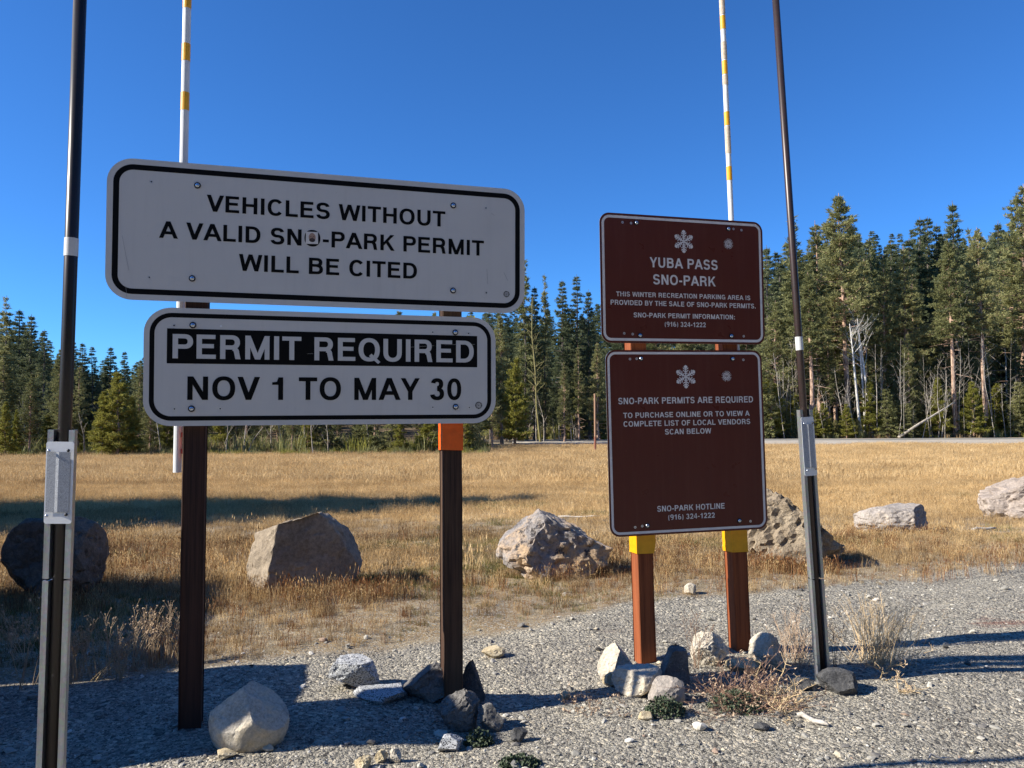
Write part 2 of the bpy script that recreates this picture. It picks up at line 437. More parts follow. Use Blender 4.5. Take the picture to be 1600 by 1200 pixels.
    if ch == ')':  P += arc(-.02, .40, .38, .66, 55, -55, wx=.16, wy=.05, n=14); return P, .42
    return P, .40

def text_mesh(name, txt, x0, x1, y0, y1, yoff, track=0.0, skip=None):
    """flat print: letters span x0..x1, y0..y1 in the sign's plane; yoff is how proud of the panel"""
    pos = 0; items = []
    for ch in txt:
        P, adv = glyph(ch); items.append((pos, P)); pos += adv + track
    mn = min(q[0] + o for o, P in items for pl in P for q in pl); mx = max(q[0] + o for o, P in items for pl in P for q in pl)
    sx = (x1 - x0) / (mx - mn); sy = y1 - y0; V = []; F = []
    for o, P in items:
        for kk, pl in enumerate(P):
            b = len(V); yo = yoff - .00006 * (kk % 7)
            V += [(x0 + (q[0] + o - mn) * sx, yo, y0 + q[1] * sy) for q in pl]; F.append(tuple(range(b, b + len(pl))))
    return mesh(name, V, F)

def disc(r, y, n=16, cx=0, cz=0, r2=None):
    V = [(cx + r * math.cos(2 * math.pi * i / n), y, cz + r * math.sin(2 * math.pi * i / n)) for i in range(n)]
    if r2 is None: return V, [tuple(range(n))]
    V += [(cx + r2 * math.cos(2 * math.pi * i / n), y, cz + r2 * math.sin(2 * math.pi * i / n)) for i in range(n)]
    return V, [(i, (i + 1) % n, n + (i + 1) % n, n + i) for i in range(n)]

def bolt_mesh():
    b = MB()
    prof = [(.0, -.0085), (.0055, -.0080), (.0085, -.006), (.0095, -.003)]
    V = [(0, -.0085, 0)]; F = []; n = 14
    for r, y in prof[1:]:
        V += [(r * math.cos(2 * math.pi * i / n), y, r * math.sin(2 * math.pi * i / n)) for i in range(n)]
    F += [(0, 1 + (i + 1) % n, 1 + i) for i in range(n)]
    for k_ in range(2): F += [(1 + k_ * n + i, 1 + k_ * n + (i + 1) % n, 1 + (k_ + 1) * n + (i + 1) % n, 1 + (k_ + 1) * n + i) for i in range(n)]
    b.add(V, F); return b.me('bolt', True)
def washer_mesh():
    n = 18; V = []; F = []
    for r, y in ((.0135, 0), (.0130, -.003), (.004, -.0032)):
        V += [(r * math.cos(2 * math.pi * i / n), y, r * math.sin(2 * math.pi * i / n)) for i in range(n)]
    for k_ in range(2): F += [(k_ * n + i, k_ * n + (i + 1) % n, (k_ + 1) * n + (i + 1) % n, (k_ + 1) * n + i) for i in range(n)]
    return mesh('washer', V, F)
BOLT, WASH = bolt_mesh(), washer_mesh()
BOLT.materials.append(M['bolt']); WASH.materials.append(M['washer'])

def flake_mesh(R0, y):
    """white six-armed snow crystal as flat print"""
    V = []; F = []; cnt = 0
    def pl(pts, a):
        nonlocal cnt
        c, s = math.cos(a), math.sin(a); b = len(V)
        for x, z in pts: V.append(((x * c - z * s) * R0, y - .00005 * (cnt % 9), (x * s + z * c) * R0))
        F.append(tuple(range(b, b + len(pts)))); cnt += 1
    for i in range(6):
        a = R(60 * i)
        pl(bar(-.055, .0, .055, .92), a)
        pl([(-.17, .80), (-.08, .76), (.08, .76), (.17, .80), (.16, .92), (0, 1.02), (-.16, .92)], a)
        for z0, L, w in ((.20, .15, .09), (.36, .25, .10), (.56, .25, .10)):
            for sgn in (1, -1):
                pl([(0, z0), (sgn * L, z0 + L * .62), (sgn * L, z0 + L * .62 + w), (0, z0 + w)], a)
        pl([(-.09, .62), (.09, .62), (.11, .70), (-.11, .70)], a)
    return mesh('snowflake', V, F)

def ring_text(txt, r, h, a_mid, y, flip=False, step=None):
    V = []; F = []; n = len(txt); step = step or R(15)
    for i, ch in enumerate(txt):
        P, adv = glyph(ch); off = (i - (n - 1) / 2) * step
        a = a_mid - off if not flip else a_mid + off
        up = Vector((math.cos(a), math.sin(a))); 
        if flip: up = -up
        rt = Vector((up.y, -up.x)); c = Vector((math.cos(a), math.sin(a))) * r
        for kk, pl_ in enumerate(P):
            b = len(V)
            for q in pl_:
                w = c + rt * ((q[0] - adv / 2) * h * .8) + up * ((q[1] - .5) * h); V.append((w.x, y - .00005 * (kk % 7), w.y))
            F.append(tuple(range(b, b + len(pl_))))
    return V, F

def sign_panel(name, label, loc, yaw, roll, tilt, w, h, rad, face, border, gap, stroke, group):
    root = empty(name, loc); root.rotation_mode = 'XYZ'
    root.matrix_world = Matrix.Translation(loc) @ Matrix.Rotation(R(yaw), 4, 'Z') @ Matrix.Rotation(R(-tilt), 4, 'X') @ Matrix.Rotation(R(-roll), 4, 'Y')
    tag(root, label, 'sign', group)
    P = rrect(w, h, rad); n = len(P)
    V = [(x, 0, z) for x, z in P] + [(x, .003, z) for x, z in P]
    F = [tuple(range(n)), tuple(range(2 * n - 1, n - 1, -1))] + [(i, n + i, n + (i + 1) % n, (i + 1) % n) for i in range(n)]
    me = mesh('panel', V, F); me.materials.append(face); me.materials.append(M['rim'])
    for i, pol in enumerate(me.polygons): pol.material_index = 0 if i == 0 else 1
    link('panel', me, None, root)
    A = rrect(w - 2 * gap, h - 2 * gap, rad - gap); B_ = rrect(w - 2 * gap - 2 * stroke, h - 2 * gap - 2 * stroke, rad - gap - stroke)
    V = [(x, -.0004, z) for x, z in A] + [(x, -.0004, z) for x, z in B_]
    link('border', mesh('border', V, [(i, (i + 1) % n, n + (i + 1) % n, n + i) for i in range(n)]), border, root)
    return root

def bolts(root, pts):
    for x, z in pts:
        b = link('bolt', BOLT, None, root); b.location = (x, -.0006, z); b.rotation_euler = (0, random.uniform(0, 6), 0)
        wv = link('washer', WASH, None, b); wv.location = (0, 0, 0)
def holes(root, pts, mat, r=.0032):
    for x, z in pts:
        V, F = disc(r, -.0006, 10); o = link('screw_hole', mesh('screw_hole', V, F), mat, root); o.location = (x, 0, z)
        V, F = disc(r * 1.7, -.0004, 10, r2=r); link('hole_rim', mesh('hole_rim', V, F), M['rim'], o)
def seal(root, x, z, r, pale, dark):
    V, F = disc(r, -.0007, 28); o = link('seal', mesh('seal', V, F), dark, root); o.location = (x, 0, z)
    V, F = disc(r * .66, -.0010, 24); link('seal_disc', mesh('seal_disc', V, F), pale, o)
    V, F = ring_text('CALIFORNIA', r * .84, r * .24, R(90), -.0010, step=R(17))
    V2, F2 = ring_text('STATE PARKS', r * .84, r * .24, R(270), -.0010, flip=True, step=R(15)); b = len(V)
    link('seal_lettering', mesh('seal_lettering', V + V2, F + [tuple(i + b for i in f) for f in F2]), pale, o)
    V, F = disc(r * .52, -.0013, 20, r2=r * .45)
    for kx, kz, rr in ((-.12, .05, .22), (.15, .06, .17), (.02, -.18, .13)):
        v_, f_ = disc(r * rr, -.0013, 9, kx * r, kz * r, r2=r * rr * .55); b = len(V); V += v_; F += [tuple(i + b for i in f) for f in f_]
    link('seal_emblem', mesh('seal_emblem', V, F), dark, o)
def line(root, txt, x0, x1, z0, z1, mat, y=-.0010, **kw):
    o = link('lettering', text_mesh('lettering', txt, x0, x1, z0, z1, y, **kw), mat, root); o['label'] = 'lettering reading ' + txt
    return o

E0 = EYE
WG = 'white permit signs on the left posts'; BG = 'brown signs on the red posts'
s1 = sign_panel('road_sign', 'long white sign warning that vehicles without a permit will be cited', (-.7879, 3.3, E0 + .7482), 15.495, -.273, -.31, 1.7631, .5793, .100, M['sheet'], M['blackprint'], .0235, .0225, WG)
line(s1, 'VEHICLES WITHOUT', -.503, .507, .0925, .1625, M['blackprint'], track=.035)
line(s1, 'A VALID SNO-PARK PERMIT', -.684, .687, -.030, .040, M['blackprint'], track=.035)
line(s1, 'WILL BE CITED', -.373, .3794, -.1505, -.0795, M['blackprint'], track=.035)
bolts(s1, [(-.5398, .1981), (-.5549, -.1921), (.5431, .1927), (.5441, -.1953)])
holes(s1, [(-.7161, .1999), (-.7177, -.195), (.6959, .1926), (.6982, -.1984)], M['hole'])
seal(s1, .7944, -.2012, .0145, M['sheet'], M['blackprint'])
# sticker with a small plain portrait inside the O
st = link('sticker', mesh('sticker', [(-.026, 0, -.027), (.026, 0, -.025), (.025, 0, .027), (-.025, 0, .026)], [(0, 1, 2, 3)]), mat_paint('sticker_paper', (.72, .68, .62), .6, .1, 40), s1)
st.location = (-.0765, -.0024, .006); st['label'] = 'small square sticker with a bearded face'
skin = newmat('printed_skin', (.38, .24, .17), .6); ink = newmat('printed_ink', (.05, .035, .03), .6)
V, F = disc(1, -.0003, 22); V = [(x * .0145 + .001, y, z * .0195 + .002) for x, y, z in V]; link('printed_face', mesh('printed_face', V, F), skin, st)
V, F = disc(1, -.0006, 22); V = [(x * .0125 + .001, y, z * .0085 - .0095) for x, y, z in V]; link('printed_beard', mesh('printed_beard', V, F), ink, st)
b = MB()
for cx, cz, a_, c_ in ((-.0045, .0055, .0030, .0015), (.0070, .0055, .0030, .0015), (.0012, -.0075, .0045, .0012), (.0015, .000, .0014, .0030)):
    V, F = disc(1, -.0009, 10); b.add([(x * a_ + cx, y, z * c_ + cz) for x, y, z in V], F)
link('printed_features', b.me('printed_features'), newmat('printed_line', (.12, .07, .05), .6), st)
# scratches
def scratches(root, segs, mat):
    for i, (x0, z0, x1, z1, w) in enumerate(segs):
        link('scratch', mesh('scratch', [(x0, -.0016, z0), (x1, -.0016, z1), (x1 + w, -.0016, z1 + w), (x0 + w, -.0016, z0 + w)], [(0, 1, 2, 3)]), mat, root)
scr_d = newmat('scratch_grey', (.25, .25, .26), .6)
scratches(s1, [(-.822, -.03, -.795, -.17, .0008), (.70, -.09, .705, -.16, .0012), (.78, -.10, .80, -.14, .0010), (.17, .235, .23, .245, .0008), (-.805, -.235, -.80, -.28, .0008), (.72, .17, .735, .16, .0008)], scr_d)

s2 = sign_panel('permit_sign', 'shorter white sign with black strip giving permit dates November to May', (-.7816, 3.3, E0 + .1907), 17.072, .023, -.288, 1.4781, .4837, .105, M['sheet'], M['blackprint'], .0215, .0185, WG)
link('black_strip', mesh('black_strip', [(-.6525, -.0005, .0134), (.6517, -.0005, .0134), (.6517, -.0005, .1566), (-.6525, -.0005, .1566)], [(0, 1, 2, 3)]), M['blackprint'], s2)
line(s2, 'PERMIT REQUIRED', -.631, .635, .0345, .134, M['sheet'], track=.03)
line(s2, 'NOV 1 TO MAY 30', -.5736, .5764, -.1356, -.039, M['blackprint'], track=.035)
bolts(s2, [(-.5548, .172), (-.5573, -.1715), (.549, .1707), (.5504, -.1667)])
holes(s2, [(-.6263, .1687), (-.6217, -.1721), (-.4469, -.1718), (.4458, .1693), (.6111, .1675), (.4457, -.1682), (.6142, -.17)], M['hole'])
V, F = disc(.0045, -.0006, 10); o = link('bright_hole', mesh('bright_hole', V, F), M['polewhite'], s2); o.location = (-.4465, 0, .1714)
seal(s2, .658, -.1603, .0165, M['sheet'], M['blackprint'])
scratches(s2, [(-.10, .062, -.075, .0625, .0006), (.33, .098, .45, .108, .0006), (.50, .113, .64, .118, .0006)], M['sheet'])

s3 = sign_panel('information_sign', 'upper brown sign naming the pass, with white snowflake and phone number', (.9111, 4.0, E0 + .6871), 16.75, .645, -.212, .9612, .6677, .055, M['brownsheet'], M['whiteprint'], .0115, .0135, BG)
for t_ in (('YUBA PASS', -.2022, .1975, .062, .1144), ('SNO-PARK', -.1845, .1836, -.0265, .0256), ('THIS WINTER RECREATION PARKING AREA IS', -.395, .3936, -.0943, -.070),
           ('PROVIDED BY THE SALE OF SNO-PARK PERMITS.', -.4266, .4266, -.1386, -.1132), ('SNO-PARK PERMIT INFORMATION:', -.299, .2958, -.2008, -.176), ('(916) 324-1222', -.1226, .1178, -.2454, -.2202)):
    line(s3, *t_, M['whiteprint'], track=.05)
o = link('snowflake', flake_mesh(.0605, -.0008), M['whiteprint'], s3); o.location = (-.0015, 0, .2053)
seal(s3, .2667, .2053, .030, M['whiteprint'], M['brownsheet'])
bolts(s3, [(-.2747, .2891), (.2688, .2864), (-.2652, -.2935), (.2719, -.2898)])
holes(s3, [(-.352, .2875), (-.3038, .2862), (.3003, .2881), (.3493, .2844), (-.3536, -.2841), (-.3063, -.2874), (.3482, -.2901)], M['holepale'], .0040)
scratches(s3, [(-.34, -.078, -.30, -.079, .0016), (-.395, -.0835, -.345, -.0845, .0015), (-.29, -.074, -.275, -.092, .0018), (-.25, -.088, -.215, -.0885, .0012)], M['brownsheet'])

s4 = sign_panel('information_sign', 'lower brown sign telling where to purchase permits, with hotline number', (.9172, 4.0, E0 - .1558), 12.926, .671, 1.074, .887, .952, .055, M['brownsheet'], M['whiteprint'], .0100, .0125, BG)
for t_ in (('SNO-PARK PERMITS ARE REQUIRED', -.380, .383, .1967, .2295), ('TO PURCHASE ONLINE OR TO VIEW A', -.3548, .3605, .1256, .1526), ('COMPLETE LIST OF LOCAL VENDORS', -.355, .3614, .0813, .109),
           ('SCAN BELOW', -.1281, .1334, .0365, .0643), ('SNO-PARK HOTLINE', -.1839, .196, -.3585, -.3295), ('(916) 324-1222', -.1242, .1372, -.4031, -.3762)):
    line(s4, *t_, M['whiteprint'], track=.05)
o = link('snowflake', flake_mesh(.0605, -.0008), M['whiteprint'], s4); o.location = (-.001, 0, .3357)
seal(s4, .2329, .3374, .030, M['whiteprint'], M['brownsheet'])
bolts(s4, [(-.2492, .4308), (.272, .4295), (-.2407, -.4268), (.2782, -.4259)])
holes(s4, [(-.3095, .4292), (-.2725, .4308), (.3353, .4246), (-.3069, -.4317), (.3429, -.432), (-.2684, -.4274)], M['holepale'], .0040)

# ---------------------------------------------------------------- posts
def axis_matrix(B, T, yaw):
    z = (Vector(T) - Vector(B)).normalized(); x = Vector((math.cos(R(yaw)), math.sin(R(yaw)), 0)); y = z.cross(x).normalized(); x = y.cross(z)
    m = Matrix((x, y, z)).transposed().to_4x4(); m.translation = Vector(B); return m

def post(label, B, T, yaw, mat, back, tape=None, tape_mat=None, tape_flap=0, chip=False):
    off = Vector((-math.sin(R(yaw)), math.cos(R(yaw)), 0)) * (back + .0445)
    B = Vector(B) + off; T = Vector(T) + off; L = (T - B).length
    root = empty('sign_post', B); root.matrix_world = axis_matrix(B, T, yaw); tag(root, label, 'post', None)
    n = 34; V = []; F = []; hw = .0445
    for i in range(n + 1):
        z = -.25 + (L + .25) * i / n
        for j, (sx, sy) in enumerate(((-1, -1), (1, -1), (1, 1), (-1, 1))):
            e = .0012 * noise.noise(Vector((z * 5, j * 7.3, B.x * 3)))
            if chip and z < .35 and j == 0: e -= .006 * max(0, noise.noise(Vector((z * 14, 3, 1))) + .3)
            for (cx, cy) in (((1, 0), (0, 1)) if sx * sy > 0 else ((0, 1), (1, 0))):
                V.append((sx * (hw + e - .004 * cx), sy * (hw + e - .004 * cy), z))
    for i in range(n):
        for j in range(8): a = i * 8 + j; b_ = i * 8 + (j + 1) % 8; F.append((a, b_, b_ + 8, a + 8))
    F.append(tuple(range(n * 8, n * 8 + 8)))
    link('timber', mesh('timber', V, F), mat, root)
    if tape:
        z0, z1 = tape; V = []; F = []; h2 = hw + .0035; m_ = 6
        for i in range(m_ + 1):
            z = z0 + (z1 - z0) * i / m_
            for (sx, sy) in ((-1, -1), (1, -1), (1, 1), (-1, 1)):
                wv = .0018 * noise.noise(Vector((z * 40, sx * 3, sy)))
                fl = tape_flap * math.sin(math.pi * i / m_) if (sx, sy) == (1, -1) else 0
                V.append((sx * (h2 + wv) + fl, sy * (h2 + wv), z + .002 * sx * sy))
        for i in range(m_):
            for j in range(4): a = i * 4 + j; b_ = i * 4 + (j + 1) % 4; F.append((a, b_, b_ + 4, a + 4))
        link('tape', mesh('tape', V, F), tape_mat, root)
    return root

post('dark brown square post under the left ends of the white signs', (-1.318, 3.152, 0), (-1.308, 3.160, 2.27), 15.9, M['post_dark'], .016)
post('weathered dark post with orange tape under the white signs', (-.262, 3.452, 0), (-.266, 3.452, 2.27), 16.0, M['post_weather'], .022, (1.128, 1.262), M['orange'], 0, True)
post('red stained post with yellow tape under the left half of the brown signs', (.705, 3.935, -.02), (.6526, 3.925, 2.24), 14.5, M['post_red'], .036, (.588, .718), M['yellow'], .010)
post('red stained post with yellow tape under the right half of the brown signs', (1.236, 4.068, -.02), (1.166, 4.076, 2.24), 14.5, M['post_red'], .036, (.568, .700), M['yellow'], 0)

# ---------------------------------------------------------------- poles
def ring_band(r, z0, z1, n=14):
    V = []; F = []
    for z in (z0, z1): V += [(r * math.cos(2 * math.pi * i / n), r * math.sin(2 * math.pi * i / n), z) for i in range(n)]
    return V, [(i, (i + 1) % n, n + (i + 1) % n, n + i) for i in range(n)]

def striped_pole(label, B, T, r, bands, peels, bracket=None):
    root = empty('snow_pole', B); root.matrix_world = axis_matrix(B, T, 0); tag(root, label, 'pole', 'striped snow poles fixed behind the sign posts')
    L = (Vector(T) - Vector(B)).length; b = MB(); b.tube([(0, 0, 0), (0, 0, L)], r, 14); link('shaft', b.me('shaft', False), M['polewhite'], root)
    bm = {}
    for z0, z1 in bands:
        V, F = ring_band(r + .0008, z0, z1); link('yellow_band', mesh('yellow_band', V, F), M['poleyellow'], root)
    for z0, z1 in peels:
        V, F = ring_band(r + .0009, z0, z1)
        V = [(x * (1 + .04 * random.random()), y, z) for x, y, z in V]; link('peeling_patch', mesh('peeling_patch', V, F), M['peel'], root)
    if bracket:
        b = MB()
        for z in bracket: b.box((.0172, -.012, z), (.034, .024, z + .02))
        b.box((.034, -.022, min(bracket) - .02), (.040, .022, max(bracket) + .04)); link('bracket', b.me('bracket'), M['redbracket'], root)
    return root
def zat(px, py, D): return at(px, py, D).z
Bl = at(277, 738, 3.26); Tl = at(292.5, 0, 3.26); Tl2 = Bl + (Tl - Bl) * 1.22
zl = lambda py: (at(285, py, 3.26).z - Bl.z)
striped_pole('white pole with yellow bands fixed beside the dark post on the left', Bl, Tl2, .0170,
             [(zl(173), zl(145)), (zl(96), zl(69)), (zl(14), zl(-14)), (zl(-70), zl(-98))], [], (.08, .15))
Tr = at(1128, 0, 4.17); Mr = at(1142.5, 340, 4.17); dr = (Tr - Mr) / (Tr.z - Mr.z); Br = Mr - dr * 1.5; Tr2 = Tr + dr * .6
zr = lambda py: at(1135, py, 4.17).z - Br.z
striped_pole('white pole with yellow bands and peeling paint behind the brown signs', Br, Tr2, .0145,
             [(zr(282), zr(260.5)), (zr(196.5), zr(175)), (zr(116.5), zr(95)), (zr(46), zr(25)), (zr(-30), zr(-50))],
             [(zr(240), zr(198)), (zr(133), zr(118)), (zr(93), zr(66)), (zr(23), zr(0))])

def marker_pole(label, B, T, r, pipemat, refl, band, refl_w, chan_w, joint, yaw=0):
    root = empty('marker_pole', B); root.matrix_world = axis_matrix(B, T, yaw); tag(root, label, 'pole', 'tall brown marker poles with reflector plates')
    L = (Vector(T) - Vector(B)).length; b = MB(); b.tube([(0, 0, -.1), (0, 0, L)], r, 18); link('pipe', b.me('pipe', True), pipemat, root)
    V, F = ring_band(r + .001, *band, 18); me = mesh('silver_band', V, F, True); link('silver_band', me, M['bandwhite'], root)
    ct = refl[1] + .035
    for sgn in (-1, 1):
        b = MB()
        zz = [(-.2, joint - .003), (joint + .003, ct)]
        for z0, z1 in zz:
            x0, x1 = sgn * chan_w * .28, sgn * chan_w * .5
            b.box((min(x0, x1), -.020, z0), (max(x0, x1), -.0165, z1))           # front flange
            b.box((min(x1, x1 - sgn * .003), -.0165, z0), (max(x1, x1 - sgn * .003), -.006, z1))
            b.box((min(x0, x0 + sgn * .003), -.0165, z0), (max(x0, x0 + sgn * .003), .026, z1))
        o = link('channel_flange', b.me('channel_flange'), M['galv'], root)
    b = MB(); b.box((-chan_w * .28, .0262, -.2), (chan_w * .28, .029, ct)); link('channel_web', b.me('channel_web'), M['galv_dark'], root)
    # reflector plate
    w, (z0, z1) = refl_w, refl
    P = rrect(w, z1 - z0, .007, 5); n = len(P); zc = (z0 + z1) / 2
    V = [(x, -.0235 - (.0022 if abs(x) < w * .1 else 0), zc + z) for x, z in P] + [(x, -.0215, zc + z) for x, z in P]
    F = [tuple(range(n)), tuple(range(2 * n - 1, n - 1, -1))] + [(i, n + i, n + (i + 1) % n, (i + 1) % n) for i in range(n)]
    pl = link('reflector_plate', mesh('reflector_plate', V, F), M['alu'], root)
    hh = z1 - z0
    xs_ = [-w * .44, -w * .12, w * .0, w * .40]; V = []; F = []
    for x, yy in zip(xs_, (-.0262, -.0262, -.0285, -.0258)): V += [(x, yy, z0 + hh * .14), (x, yy, z1 - hh * .125)]
    F = [(0, 2, 3, 1), (2, 4, 5, 3), (4, 6, 7, 5)]
    link('reflective_sheet', mesh('reflective_sheet', V, F), M['honey'], pl)
    for i, (x, z) in enumerate(((-w * .36, z1 - hh * .11), (w * .34, z1 - hh * .105), (-w * .36, z0 + hh * .10), (w * .34, z0 + hh * .115))):
        o = link('rivet', BOLT, None, pl); o.location = (x, -.0262, z); o.scale = (.5, 1, .5)
        if x > 0:
            me = BOLT.copy(); me.materials.clear(); me.materials.append(M['black']); o.data = me
    return root

DL = 2.3
Bp = at(83, 1190, DL); Tp = at(125, 0, DL); d_ = (Tp - Bp) / (Tp.z - Bp.z); B0 = Bp + d_ * (0 - Bp.z); T0 = Tp + d_ * .6
zp = lambda py: (at(93, py, DL - .02).z)
marker_pole('tall dark pole at the left edge with a wide white reflector plate', B0, T0, .0185, M['pipe_dark'], (zp(818), zp(690)), (zp(398.5), zp(370)), .079, .078, zp(906), 4)
DR_ = 3.68
Bp = at(1285, 1068, DR_); Tp = at(1212, 0, DR_); d_ = (Tp - Bp) / (Tp.z - Bp.z); B1 = Bp + d_ * (-.02 - Bp.z); T1 = Tp + d_ * .7
zq = lambda py: (at(1255, py, DR_ - .02).z) + .02
marker_pole('tall brown pole leaning left beside the brown signs, with grey reflector plate', B1, T1, .0165, M['pipe'], (zq(743), zq(651)), (zq(546), zq(525)), .068, .068, zq(905), 14)

# ---------------------------------------------------------------- rocks
import bmesh
def rock_mesh(name, w, d, h, seed, planes=(), sub=4, rough=.05, cuts=7, sink=.18, fine=.02, sharp=.30):
    rnd = random.Random(seed); bm = bmesh.new(); bmesh.ops.create_icosphere(bm, subdivisions=sub, radius=.56)
    pls = [(Vector(n).normalized(), o) for n, o in planes]
    for _ in range(cuts):
        n = Vector((rnd.gauss(0, 1), rnd.gauss(0, 1), rnd.gauss(0, .8))).normalized(); pls.append((n, rnd.uniform(.31, .46)))
    of = Vector((seed * 3.1, seed * 1.7, seed * .9))
    for v in bm.verts:
        p = v.co
        for n, o in pls:
            t = p.dot(n) - o
            if t > 0: p -= n * t
        q = p + of
        dsp = rough * noise.fractal(q * 2.2, 1.0, 2.0, 4) + fine * noise.fractal(q * 11, 1.0, 2.1, 4)
        r = abs(noise.noise(q * 5.0)); dsp -= fine * 1.3 * max(0, .12 - r) / .12
        p += v.co.normalized() * dsp
    zs = [v.co.z for v in bm.verts]; xs_ = [v.co.x for v in bm.verts]; ys_ = [v.co.y for v in bm.verts]
    for v in bm.verts:
        v.co.x = (v.co.x - (min(xs_) + max(xs_)) / 2) / (max(xs_) - min(xs_)) * w
        v.co.y = (v.co.y - (min(ys_) + max(ys_)) / 2) / (max(ys_) - min(ys_)) * d
        v.co.z = (v.co.z - min(zs)) / (max(zs) - min(zs)) * h * (1 + sink) - h * sink
    bm.normal_update()
    for f in bm.faces: f.smooth = True
    for e in bm.edges:
        if len(e.link_faces) == 2 and e.calc_face_angle() > sharp: e.smooth = False
    me = bpy.data.meshes.new(name); bm.to_mesh(me); bm.free(); return me

def rock(name, label, cat, px, py, wpx, hpx, seed, mat, depth=.8, group=None, rot=0, **kw):
    P = G(px, py); s = P.y / FOC; w = wpx * s; h = hpx * s
    me = rock_mesh(name, w, w * depth, h, seed, **kw); o = link(name, me, mat)
    o.location = (P.x, P.y + w * depth * .32, gz(P.x, P.y)); o.rotation_euler = (0, 0, R(rot)); tag(o, label, cat, group); return o

RK = {}
RK['tan'] = mat_rock('tan_boulder', [(.19, .155, .115), (.31, .255, .19), (.41, .35, .265)], 2.2, bump=.5)
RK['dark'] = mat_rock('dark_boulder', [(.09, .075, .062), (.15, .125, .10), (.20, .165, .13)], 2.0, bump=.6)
RK['mott'] = mat_rock('mottled_boulder', [(.17, .155, .15), (.36, .33, .31), (.56, .40, .25), (.60, .47, .33)], 2.6, bump=1.0, lichen=(.055, .055, .06))
RK['rough'] = mat_rock('rough_brown_boulder', [(.15, .115, .08), (.36, .29, .205), (.48, .40, .29)], 4.5, bump=1.0)
RK['pale'] = mat_rock('pale_boulder', [(.28, .245, .21), (.42, .375, .33), (.50, .42, .33)], 3.0, bump=.7)
RK['pink'] = mat_rock('pinkish_boulder', [(.27, .22, .18), (.40, .335, .28), (.46, .40, .34)], 2.4, bump=.7)
RK['cream'] = mat_rock('cream_stone', [(.36, .31, .24), (.55, .50, .41), (.60, .48, .30)], 5, bump=.7, bs=2)
RK['granite'] = mat_rock('speckled_granite', [(.34, .36, .36), (.50, .51, .51), (.58, .58, .57)], 8, speck=.72, bump=.5, bs=2)
RK['gray'] = mat_rock('grey_stone', [(.10, .095, .088), (.20, .19, .175), (.31, .29, .26)], 9, bump=.9, bs=2)
RK['black'] = mat_rock('dark_stone', [(.05, .05, .052), (.10, .10, .10), (.15, .145, .14)], 9, bump=.8, bs=2)
RK['ochre'] = mat_rock('ochre_stone', [(.40, .30, .16), (.55, .46, .30), (.60, .55, .42)], 9, bump=.6, bs=2)
BGp = 'boulders lined up along the meadow edge'
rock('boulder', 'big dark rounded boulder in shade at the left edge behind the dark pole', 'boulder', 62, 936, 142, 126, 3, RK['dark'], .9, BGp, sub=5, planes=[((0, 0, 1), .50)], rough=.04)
rock('boulder', 'tan wedge shaped boulder with a dark flat face between the white sign posts', 'boulder', 463, 923, 184, 120, 11, RK['tan'], .72, BGp, sub=5, cuts=0, rough=.025, fine=.014, sink=.25,
     planes=[((.50, -.86, .06), .20), ((-.80, -.56, .20), .36), ((-.34, .1, .93), .31), ((.88, -.1, .42), .36), ((.62, .1, .78), .40), ((-.95, 0, .22), .47)])
rock('boulder', 'mottled grey and orange boulder right of the orange taped post', 'boulder', 868, 905, 186, 98, 21, RK['mott'], .75, BGp, sub=5, cuts=3, rough=.05, fine=.03, sink=.25,
     planes=[((.55, 0, .83), .27), ((.35, -.9, .2), .30), ((-.6, -.6, .5), .42), ((-.2, -.3, .9), .45)])
rock('boulder', 'rough brown boulder half hidden behind the lower brown sign', 'boulder', 1240, 886, 186, 118, 31, RK['rough'], .8, BGp, sub=5, cuts=4, rough=.07, fine=.045, sink=.2,
     planes=[((.72, 0, .70), .20), ((-.45, 0, .88), .40)])
rock('boulder', 'low pale oval boulder in the dry grass right of the brown pole', 'boulder', 1412, 836, 126, 46, 41, RK['pale'], .8, BGp, sub=5, cuts=1, rough=.05, fine=.02, sink=.35, planes=[((.8, -.5, .1), .33), ((0, 0, 1), .42)])
rock('boulder', 'pinkish boulder cut off by the right edge of the picture', 'boulder', 1622, 812, 132, 68, 52, RK['pink'], .8, BGp, sub=5, cuts=4, rough=.05, fine=.03, sink=.3, planes=[((-.55, 0, .82), .36)])
SG = 'stones lying round the sign posts'
def stone(label, px, py, w, h, seed, mat, **kw):
    kw['cuts'] = kw.get('cuts', 7) + 5; kw['rough'] = kw.get('rough', .05) * .8; return rock('stone', label, 'stone', px, py, w, h, seed, RK[mat], kw.pop('depth', .75), None, **kw)
stone('large pale rounded stone on the gravel right of the left dark post', 378, 1181, 124, 88, 62, 'cream', sub=5, cuts=-3, rough=.02, fine=.010, sink=.35, planes=[((.62, -.1, .78), .38), ((-.2, -.75, .62), .44), ((-.6, .1, .8), .44)])
stone('blocky speckled granite stone left of the orange taped post', 549, 1080, 84, 44, 6, 'granite', sub=5, cuts=2, rough=.03, sink=.1, planes=[((0, 0, 1), .30), ((.85, -.3, .2), .40), ((-.2, -.95, .1), .36), ((-.8, 0, .3), .42)])
stone('flat granite slab on the gravel in front of the granite block', 590, 1102, 86, 14, 7, 'granite', cuts=3, rough=.04, sink=.6, planes=[((0, 0, 1), .2)])
stone('wedge stone leaning against the foot of the orange taped post', 668, 1096, 86, 52, 8, 'gray', sub=5, cuts=1, rough=.03, planes=[((-.62, 0, .78), .16), ((.3, -.95, .1), .28)])
stone('dark pointed stone behind the right side of the orange taped post', 735, 1090, 46, 62, 9, 'black', sub=4, cuts=3, rough=.05, planes=[((.8, 0, .5), .22), ((-.8, 0, .5), .3)])
